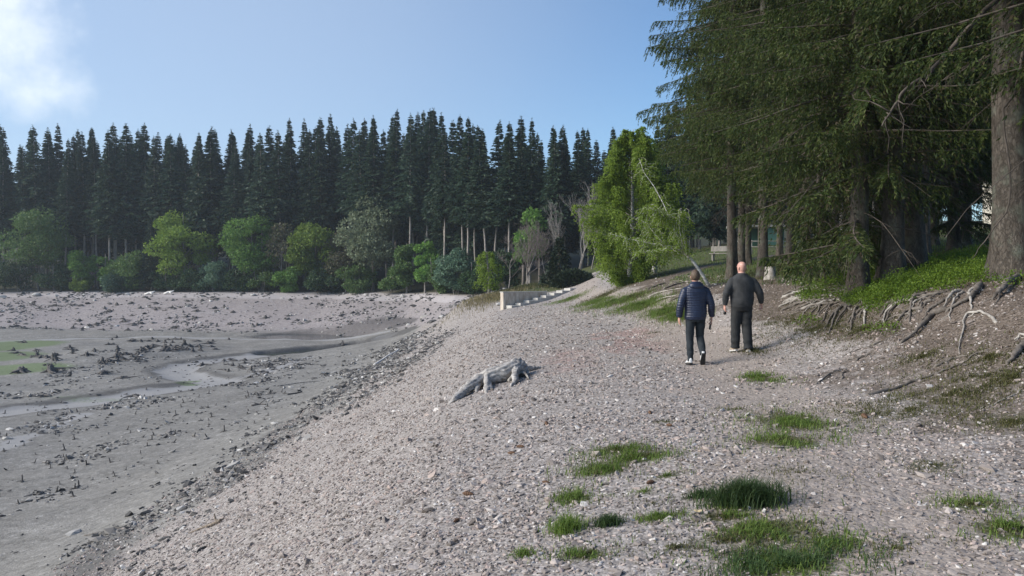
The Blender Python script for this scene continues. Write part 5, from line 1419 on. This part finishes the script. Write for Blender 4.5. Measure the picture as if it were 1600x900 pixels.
for k in range(110):
    px = rr.uniform(-10, 460); t = rr.uniform(0, 1); lo = 622 + max(0, 0.0) + (-.06) * px; hi = 800 - .38 * px + 20
    py = lo + (hi - lo) * t
    if py < 590: continue
    p = gp(px, py)
    if p.z > -3.6: continue
    o = link('wooden_stub', TVs[k % 5]); s = rr.uniform(.3, .7); o.location = p; o.scale = (s, s, s); o.rotation_euler = (rr.normal(0, .15), rr.normal(0, .15), rr.uniform(0, 6.28))
    tag(o, "short dark wooden stub sticking out of the grey lakebed slope", 'wooden stub', "stubs on the lakebed slope")

# pale rocks and bleached timber at the far waterline
def rock_mesh(seed, fl=.6):
    rng = np.random.default_rng(seed); bm = bmesh.new(); bmesh.ops.create_icosphere(bm, subdivisions=2, radius=1)
    pl = rnd_dirs(rng, 9); off = rng.uniform(.55, .9, 9)
    for v in bm.verts:
        c = np.array(v.co)
        for d, o_ in zip(pl, off):
            k = c @ d - o_
            if k > 0: c = c - d * k
        v.co = c * np.array([1, .8, fl])
    me = bpy.data.meshes.new('rock'); bm.to_mesh(me); bm.free(); return me
M['pale_rock'] = solid_mat('pale_rock', (.34, .33, .31), (.50, .48, .46), 3)
for px, py, s, lab in [(57, 463, .9, "pale boulder at the waterline of the far shore, largest there"), (88, 463, .45, "small rock among twigs right of the pale boulder"), (199, 461, .5, "low pale rock on the far crest left of the white timber"), (4, 465, .7, "grey rock at the far left end of the far crest"), (396, 462, .6, "small dark rock on the far crest below the bright green tree"), (780, 477, .3, "little rock at the foot of the steps' wall"), (148, 470, .4, "small rock under the bright low bush on the far bank")]:
    p = gp(px, py); o = link('rock', rock_mesh(int(px)), M['pale_rock']); o.location = p + Vector((0, 0, s * .2)); o.scale = (s, s, s); tag(o, lab, 'rock')
for px, py, lab in [(232, 461, "white bleached timber stub on the far crest, left of two"), (262, 460, "white bleached timber lying on the far crest, right of two")]:
    p = gp(px, py); mb = MB(); tube(mb, [(-.7, 0, .1), (0, .1, .35), (.7, .1, .45), (1.1, 0, .7)], [.16, .22, .18, .08], 8); tube(mb, [(.3, 0, .4), (.9, -.3, .1)], [.12, .05], 6)
    o = mb.build('driftwood', M['white_wood'], None, True, p); tag(o, lab, 'driftwood')
# ------------------------------------------------------------------ the two walkers
M['skin'] = solid_mat('skin', (.42, .23, .17), (.52, .30, .225), 12, .5, 0, (1, 1, 1), .35)
M['skin2'] = solid_mat('ruddy_skin', (.46, .235, .18), (.56, .32, .255), 12, .42, 0, (1, 1, 1), .4)
M['hair'] = solid_mat('short_brown_hair', (.06, .04, .028), (.13, .09, .06), 70, .6, .003, (1, 1, .4))
M['navy'] = solid_mat('navy_quilted_nylon', (.010, .015, .036), (.018, .026, .056), 9, .42, .004, (1, 1, 1), .45)
M['fleece'] = solid_mat('charcoal_fleece', (.030, .031, .032), (.052, .053, .054), 9, .9, .006)
M['trousers_a'] = solid_mat('dark_slate_trousers', (.015, .020, .024), (.028, .034, .040), 8, .85, .006)
M['trousers_b'] = solid_mat('black_trousers', (.018, .019, .020), (.034, .035, .036), 8, .85, .008)
M['white_shoe'] = solid_mat('white_trainer', (.55, .55, .54), (.68, .68, .67), 8, .6)
M['tan_shoe'] = solid_mat('tan_shoe', (.28, .22, .16), (.38, .31, .23), 8, .7)
M['sole'] = solid_mat('dark_rubber', (.02, .02, .02), (.035, .033, .03), 8, .8)
M['sole_pale'] = solid_mat('pale_rubber', (.45, .43, .40), (.55, .53, .50), 8, .7)
M['black_gloss'] = solid_mat('black_plastic', (.012, .012, .014), (.02, .02, .022), 3, .25, 0, (1, 1, 1), .5)

def loft(mb, secs, k=20):
    """closed body of stacked ellipses: (x, y, z, half width, half depth)"""
    a = np.arange(k) / k * 2 * np.pi; V = []
    for (x, y, z, w, d) in secs: V.append(np.stack([x + w * np.cos(a), y + d * np.sin(a), np.full(k, z)], 1))
    n = len(secs); b = mb.addv(np.concatenate(V)); i = np.arange(n - 1)[:, None] * k; j = np.arange(k)[None]
    mb.addf(np.stack([i + j, i + (j + 1) % k, i + k + (j + 1) % k, i + k + j], -1).reshape(-1, 4) + b)
    c = mb.addv([secs[0][:3], secs[-1][:3]]); jj = np.arange(k)
    mb.addf(np.stack([np.full(k, c), b + (jj + 1) % k, b + jj], 1)); e0 = b + (n - 1) * k; mb.addf(np.stack([np.full(k, c + 1), e0 + jj, e0 + (jj + 1) % k], 1))

def limbt(mb, pts, rad, k=14, sub=3):
    P = np.array(pts, float); t = np.linspace(0, 1, len(P)); tt = np.linspace(0, 1, (len(P) - 1) * sub + 1)
    Q = np.stack([np.interp(tt, t, P[:, i]) for i in range(3)], 1)
    if len(Q) > 4: Q[1:-1] = (Q[:-2] + 2 * Q[1:-1] + Q[2:]) / 4
    tube(mb, Q, np.interp(tt, t, rad), k)

def hand(mb, wrist, down, fwd, inward, curl, grip=False):
    """palm, four unequal bent fingers and a thumb; down = along the hand, fwd = thumb side, inward = palm side"""
    d, f, w = [unit(np.array(v, float)) for v in (down, fwd, inward)]
    W = np.array(wrist, float)
    for s in (-.026, -.009, .009, .026):
        tube(mb, [W + d * -.01 + f * s * .6, W + d * .045 + f * s, W + d * .088 + f * s * 1.1], [.017, .0165, .0135], 8)
    for k, (s, L) in enumerate(zip((.033, .0115, -.0105, -.032), (.072, .080, .074, .058))):
        b = W + d * .085 + f * s; pts = [b]; ang = 0
        for sg, c in zip((.45, .32, .23), (curl * .6, curl, curl * .8)):
            ang += c; pts.append(pts[-1] + (d * math.cos(ang) + w * math.sin(ang)) * L * sg + f * s * .12)
        tube(mb, pts, [.0095, .009, .0082, .0062], 8)
    b = W + d * .02 + f * .03; tube(mb, [b, b + f * .022 + d * .025 + w * .012, b + f * .030 + d * .052 + w * .022, b + f * .026 + d * .074 + w * .034], [.0135, .0115, .0098, .0072], 8)

def person(label, loc, rz, H, cfg):
    s = H / 1.76
    e = empty('person', loc, rz); e.scale = (s, s, s); tag(e, label, 'person')
    body = MB()
    bw = cfg['bulk']
    # body: trunk, neck, head with face and ears, arms with hands, legs with feet
    loft(body, [(0, 0, .84, .13, .10), (0, 0, .95, .155 * bw, .115 * bw), (0, .005, 1.08, .15 * bw, .11 * bw), (0, .0, 1.25, .17 * bw, .12 * bw), (0, -.005, 1.38, .185, .11), (0, -.01, 1.45, .15, .085), (0, -.005, 1.49, .075, .07)])
    hy, hx = cfg['head']                      # lean forward, turn
    c0 = np.array([0, hy * .3, 0])
    loft(body, [(0, -.008, 1.44, .066, .066), (0, .0 + hy * .4, 1.50, .060 * cfg['neck'], .064 * cfg['neck']), (0, .008 + hy * .7, 1.555, .060 * cfg['neck'], .066 * cfg['neck'])], 18)
    HD = MB()
    loft(HD, [(0, .020, 1.525, .022, .026), (0, .016, 1.545, .046, .058), (0, .008, 1.575, .062, .082), (0, .004, 1.61, .070, .092), (0, .0, 1.65, .0755, .099), (0, -.003, 1.69, .0745, .098), (0, -.006, 1.72, .064, .085), (0, -.008, 1.745, .042, .057), (0, -.008, 1.757, .016, .022)], 22)
    loft(HD, [(0, .096, 1.598, .014, .012), (0, .104, 1.606, .017, .020), (0, .098, 1.63, .011, .012), (0, .088, 1.655, .008, .008)], 8)          # nose
    loft(HD, [(0, .082, 1.562, .026, .012), (0, .085, 1.572, .027, .013), (0, .082, 1.58, .024, .011)], 8)                                       # lips
    loft(HD, [(0, .088, 1.655, .05, .008), (0, .09, 1.664, .052, .011), (0, .088, 1.672, .048, .008)], 10)                                        # brow
    for sx in (-1, 1):
        loft(HD, [(sx * .075, -.012, 1.595, .007, .012), (sx * .079, -.016, 1.62, .010, .020), (sx * .081, -.018, 1.645, .011, .023), (sx * .078, -.014, 1.662, .006, .012)], 10)
    V = np.concatenate(HD.v); cz_, sz_ = math.cos(hx), math.sin(hx)
    V = np.stack([V[:, 0] * cz_ - V[:, 1] * sz_, V[:, 0] * sz_ + V[:, 1] * cz_ + hy, V[:, 2] - .15 * abs(hy)], 1)
    b = body.addv(V)
    for k in (3, 4):
        for q in HD.f[k]: body.addf(q + b)
    for side in ('l', 'r'):
        sh, el, wr, hd, gripc = cfg['arm_' + side]
        limbt(body, [sh, el, wr], [.055, .043, .029])
        down = unit(np.array(hd, float)); sx = -1 if side == 'l' else 1
        hand(body, wr, down, np.array([.1 * sx, 1, .1]) - down * (np.array([.1 * sx, 1, .1]) @ down), np.cross(down, [0, 1, 0]) * sx * (1 if np.cross(down, [0, 1, 0])[0] * sx * sx < 0 else 1) if False else np.array([-sx, .15, 0]), gripc)
        hp, kn, an, toe = cfg['leg_' + side]
        limbt(body, [hp, kn, an], [.085, .056, .042])
        tube(body, [an, (np.array(an) + np.array(toe)) / 2 + np.array([0, 0, -.01]), toe], [.038, .034, .024], 10)
    me = fuse('body', body, .0048, 3); me.materials.append(cfg['skin']); link('body', me, None, e)
    # jacket with sleeves
    jk = MB(); jb = cfg['jacket']
    loft(jk, jb['torso'], 26)
    for side in ('l', 'r'):
        sh, el, wr, hd, g_ = cfg['arm_' + side]
        sh, el, wr = map(np.array, (sh, el, wr)); wr2 = wr + (el - wr) * .06; r = jb['sleeve']
        limbt(jk, [sh * np.array([.72, 1, 1]) + np.array([0, 0, .0]), sh, sh * .5 + el * .5, el, el * .45 + wr * .55, wr2], [r[0] * .9, r[0], r[1], r[2], r[3], r[4]], 16)
    for x in jb.get('extra', []): loft(jk, x, 18)
    me = fuse('jacket', jk, .0075, 5); displace(me, jb['disp']); me.materials.append(cfg['jmat']); link('jacket', me, None, e)
    # trousers
    tr = MB(); tb = cfg['trousers']
    loft(tr, tb['pelvis'], 24)
    for side in ('l', 'r'):
        hp, kn, an, toe = map(np.array, cfg['leg_' + side]); r = tb['r']; sx = -1 if side == 'l' else 1
        cuff = an + unit(kn - an) * -.015
        limbt(tr, [hp + np.array([0, 0, .03]), hp * .6 + kn * .4, kn, kn * .5 + an * .5 + np.array([0, -.012, 0]), cuff + (kn - an) * .12, cuff], r, 16)
    me = fuse('trousers', tr, .0075, 4)
    displace(me, lambda c: .010 * n3(c * np.array([1, 1, 1.6]), 9, 23) + .006 * np.sin(c[:, 2] * 60 + 6 * n3(c, 6, 3)) * sstep(.5, .1, c[:, 2]) * n3(c, 5, 8)); me.materials.append(cfg['tmat']); link('trousers', me, None, e)
    # shoes
    for side in ('l', 'r'):
        hp, kn, an, toe = map(np.array, cfg['leg_' + side]); f = unit(toe - an * np.array([1, 1, 1]) + np.array([0, 0, cfg['heel_drop_' + side]]))
        up = unit(kn - an); up = unit(up - f * (up @ f)); rt = np.cross(f, up)
        heel = an - up * .055 - f * .06
        def pt(a_, b_, c_=0): return heel + f * a_ + up * b_ + rt * c_
        shm = MB(); n = 9; ts = np.linspace(0, .285, n)
        wv = np.interp(ts, [0, .03, .10, .19, .25, .285], [.024, .036, .037, .046, .040, .018]); hv = np.interp(ts, [0, .04, .10, .15, .22, .285], [.045, .055, .055, .040, .026, .014])
        a_ = np.arange(14) / 14 * 6.283
        V = np.array([[pt(t_, h_ + .0 + h_ * np.sin(x_), w_ * np.cos(x_)) for x_ in a_] for t_, w_, h_ in zip(ts, wv, hv)]).reshape(-1, 3)
        b = shm.addv(V); i = np.arange(n - 1)[:, None] * 14; j = np.arange(14)[None]; shm.addf(np.stack([i + j, i + (j + 1) % 14, i + 14 + (j + 1) % 14, i + 14 + j], -1).reshape(-1, 4) + b)
        c = shm.addv([pt(-.004, .045), pt(.29, .012)]); jj = np.arange(14); shm.addf(np.stack([np.full(14, c), b + jj, b + (jj + 1) % 14], 1)); e0 = b + 8 * 14; shm.addf(np.stack([np.full(14, c + 1), e0 + (jj + 1) % 14, e0 + jj], 1))
        tube(shm, [pt(.055, .07), pt(.05, .125)], [.042, .047], 12)
        me = fuse('shoe', shm, .006, 2); me.materials.append(cfg['smat']); so = link('shoe', me, None, e)
        sl = MB(); wv2 = wv * 1.06; V = np.concatenate([[pt(t_, hh, sg * w_) for t_, w_ in zip(ts, wv2)] for hh, sg in ((-.016, -1), (-.016, 1), (.012, -1), (.012, 1))]); i = np.arange(n - 1)
        fcs = np.concatenate([np.stack([i, i + 1, n + i + 1, n + i], 1), np.stack([2 * n + i, 3 * n + i, 3 * n + i + 1, 2 * n + i + 1], 1), np.stack([i, 2 * n + i, 2 * n + i + 1, i + 1], 1), np.stack([n + i, n + i + 1, 3 * n + i + 1, 3 * n + i], 1), [[0, n, 3 * n, 2 * n], [n - 1, 3 * n - 1, 4 * n - 1, 2 * n - 1][::-1]]])
        sl.add(V, fcs); sl.build('sole', cfg['solemat'], so, False)
    return e

def gnd(x, y, dz=0): return Vector((x, y, hz(x, y) + dz))
quilt = lambda c: .0065 * (np.abs(np.sin(np.pi * (c[:, 2] + .016 * n3(c, 6, 2)) / .046)) ** .7 - .6) + .014 * n3(c, 6, 12)
cfgA = dict(bulk=1.05, neck=1.0, head=(.03, -.12), skin=M['skin'], jmat=M['navy'], tmat=M['trousers_a'], smat=M['white_shoe'], solemat=M['sole'],
    arm_l=((-.19, -.01, 1.375), (-.285, -.055, 1.13), (-.30, .0, .885), (.02, .10, -1), .35), arm_r=((.19, -.01, 1.375), (.285, -.05, 1.13), (.305, .03, .885), (.03, .22, -1), .55),
    leg_l=((-.09, 0, .90), (-.10, .03, .50), (-.095, .0, .085), (-.105, .15, .03)), leg_r=((.09, 0, .90), (.105, .10, .515), (.10, -.16, .22), (.11, -.06, .075)),
    heel_drop_l=0.035, heel_drop_r=0.0,
    jacket=dict(torso=[(0, -.005, .85, .195, .14), (0, -.005, .90, .205, .15), (0, 0, 1.0, .205, .15), (0, 0, 1.12, .208, .152), (0, -.005, 1.25, .22, .152), (0, -.012, 1.35, .230, .14), (0, -.014, 1.41, .212, .122), (0, -.015, 1.45, .170, .105), (0, -.012, 1.49, .115, .095), (0, -.006, 1.535, .085, .085)],
        sleeve=(.080, .078, .069, .062, .050), disp=quilt, extra=[[(0, -.085, 1.40, .07, .03), (0, -.095, 1.43, .125, .055), (0, -.09, 1.475, .135, .07), (0, -.07, 1.52, .11, .065), (0, -.06, 1.545, .07, .045)]]),
    trousers=dict(pelvis=[(0, 0, .80, .155, .115), (0, -.005, .88, .178, .135), (0, -.003, .96, .175, .13), (0, 0, 1.02, .16, .12)], r=[.100, .092, .070, .066, .056, .058]))
LX, LY = 3.44, 14.5
mA = person("man in a navy quilted jacket walking away with a phone in his hand", gnd(LX, LY), .0, 1.78, cfgA)
# short hair as a close cap
def hair_cap(parent, hy, hx):
    nu, nv = 28, 16; V = []
    for i in range(nv):
        ph = i / (nv - 1) * math.pi * .74
        for j in range(nu):
            t_ = j / nu * 6.283; V.append((.0805 * math.sin(ph) * math.cos(t_), .1045 * math.sin(ph) * math.sin(t_) - .006, .106 * math.cos(ph)))
    V = np.array(V); V += .002 * np.stack([np.sin(V[:, 2] * 300 + V[:, 0] * 180)] * 3, 1); fcs = []
    for i in range(nv - 1):
        for j in range(nu):
            q_ = [i * nu + j, i * nu + (j + 1) % nu, (i + 1) * nu + (j + 1) % nu, (i + 1) * nu + j]; c = V[q_].mean(0)
            lim = -.075 if c[1] < -.02 else (-.005 if c[1] < .03 else .035 + .4 * (c[1] - .03))
            if c[2] > lim: fcs.append(q_)
    cz_, sz_ = math.cos(hx), math.sin(hx); V = np.stack([V[:, 0] * cz_ - V[:, 1] * sz_, V[:, 0] * sz_ + V[:, 1] * cz_ + hy, V[:, 2] + 1.659 - .15 * hy], 1)
    mb = MB(); mb.add(V, fcs); o = mb.build('hair', M['hair'], parent); sd = o.modifiers.new('thick', 'SOLIDIFY'); sd.thickness = .008; sd.offset = -1
hair_cap(mA, .03, -.12)
ph = MB(); box(ph, (-.006, -.038, -.075), (.006, .038, .075)); pho = ph.build('phone', M['black_gloss'], None, False, gnd(LX, LY) + Vector((.298, .075, .735))); pho.rotation_euler = (.2, .12, .1)
tag(pho, "black phone held in the right hand of the man in the navy jacket", 'phone')

fold = lambda c: .012 * n3(c * np.array([1, 1, .7]), 7, 31) + .006 * np.sin(c[:, 2] * 45 + 5 * n3(c, 5, 6)) * sstep(.1, .3, np.abs(n3(c, 3, 7)))
cfgB = dict(bulk=1.2, neck=1.12, head=(.02, .30), skin=M['skin2'], jmat=M['fleece'], tmat=M['trousers_b'], smat=M['tan_shoe'], solemat=M['sole_pale'],
    arm_l=((-.21, -.01, 1.375), (-.315, -.05, 1.14), (-.325, .02, .905), (.03, .15, -1), .8), arm_r=((.21, -.01, 1.375), (.335, -.06, 1.15), (.40, .05, .945), (.12, .22, -.8), .75),
    leg_l=((-.095, 0, .90), (-.10, .07, .49), (-.095, .10, .085), (-.115, .25, .03)), leg_r=((.095, 0, .90), (.10, .02, .49), (.105, -.08, .085), (.125, .07, .03)),
    heel_drop_l=0.035, heel_drop_r=0.035,
    jacket=dict(torso=[(0, -.005, .88, .20, .15), (0, -.005, .93, .218, .168), (0, .0, 1.04, .228, .175), (0, .0, 1.16, .232, .172), (0, -.01, 1.28, .245, .165), (0, -.018, 1.35, .250, .15), (0, -.02, 1.41, .228, .13), (0, -.018, 1.455, .178, .108), (0, -.012, 1.495, .118, .095), (0, -.004, 1.53, .085, .085)],
        sleeve=(.082, .080, .071, .063, .046), disp=fold),
    trousers=dict(pelvis=[(0, 0, .80, .165, .125), (0, -.005, .88, .195, .155), (0, -.003, .96, .195, .155), (0, 0, 1.02, .18, .14)], r=[.112, .108, .092, .088, .084, .086]))
RX, RY = 4.56, 15.35
mB = person("bald man in a charcoal sweater and loose black trousers, walking away beside the other man", gnd(RX, RY), .02, 1.80, cfgB)
po = MB(); bm_ = [(0, 0, .05), (0, 0, .03), (0, .0, -.03), (0, .0, -.05)]; tube(po, bm_, [.012, .028, .03, .018], 10); pouch = po.build('pouch', M['black_gloss'], None, True, gnd(RX, RY) + Vector((-.315, .075, .79))); tag(pouch, "small dark item in the left hand of the bald man", 'small bag')
# ------------------------------------------------------------------ thin evening haze
m, n, l = new_mat("haze_air")
v = n.new("ShaderNodeVolumePrincipled"); v.inputs['Color'].default_value = (.80, .90, 1.0, 1); v.inputs['Density'].default_value = HAZE; v.inputs['Anisotropy'].default_value = .2
o = n.new("ShaderNodeOutputMaterial"); l.new(v.outputs[0], o.inputs['Volume'])
mb = MB(); box(mb, (-640, -80, -10), (640, 840, 62)); tag(mb.build("haze", m, None, False), kind='stuff')
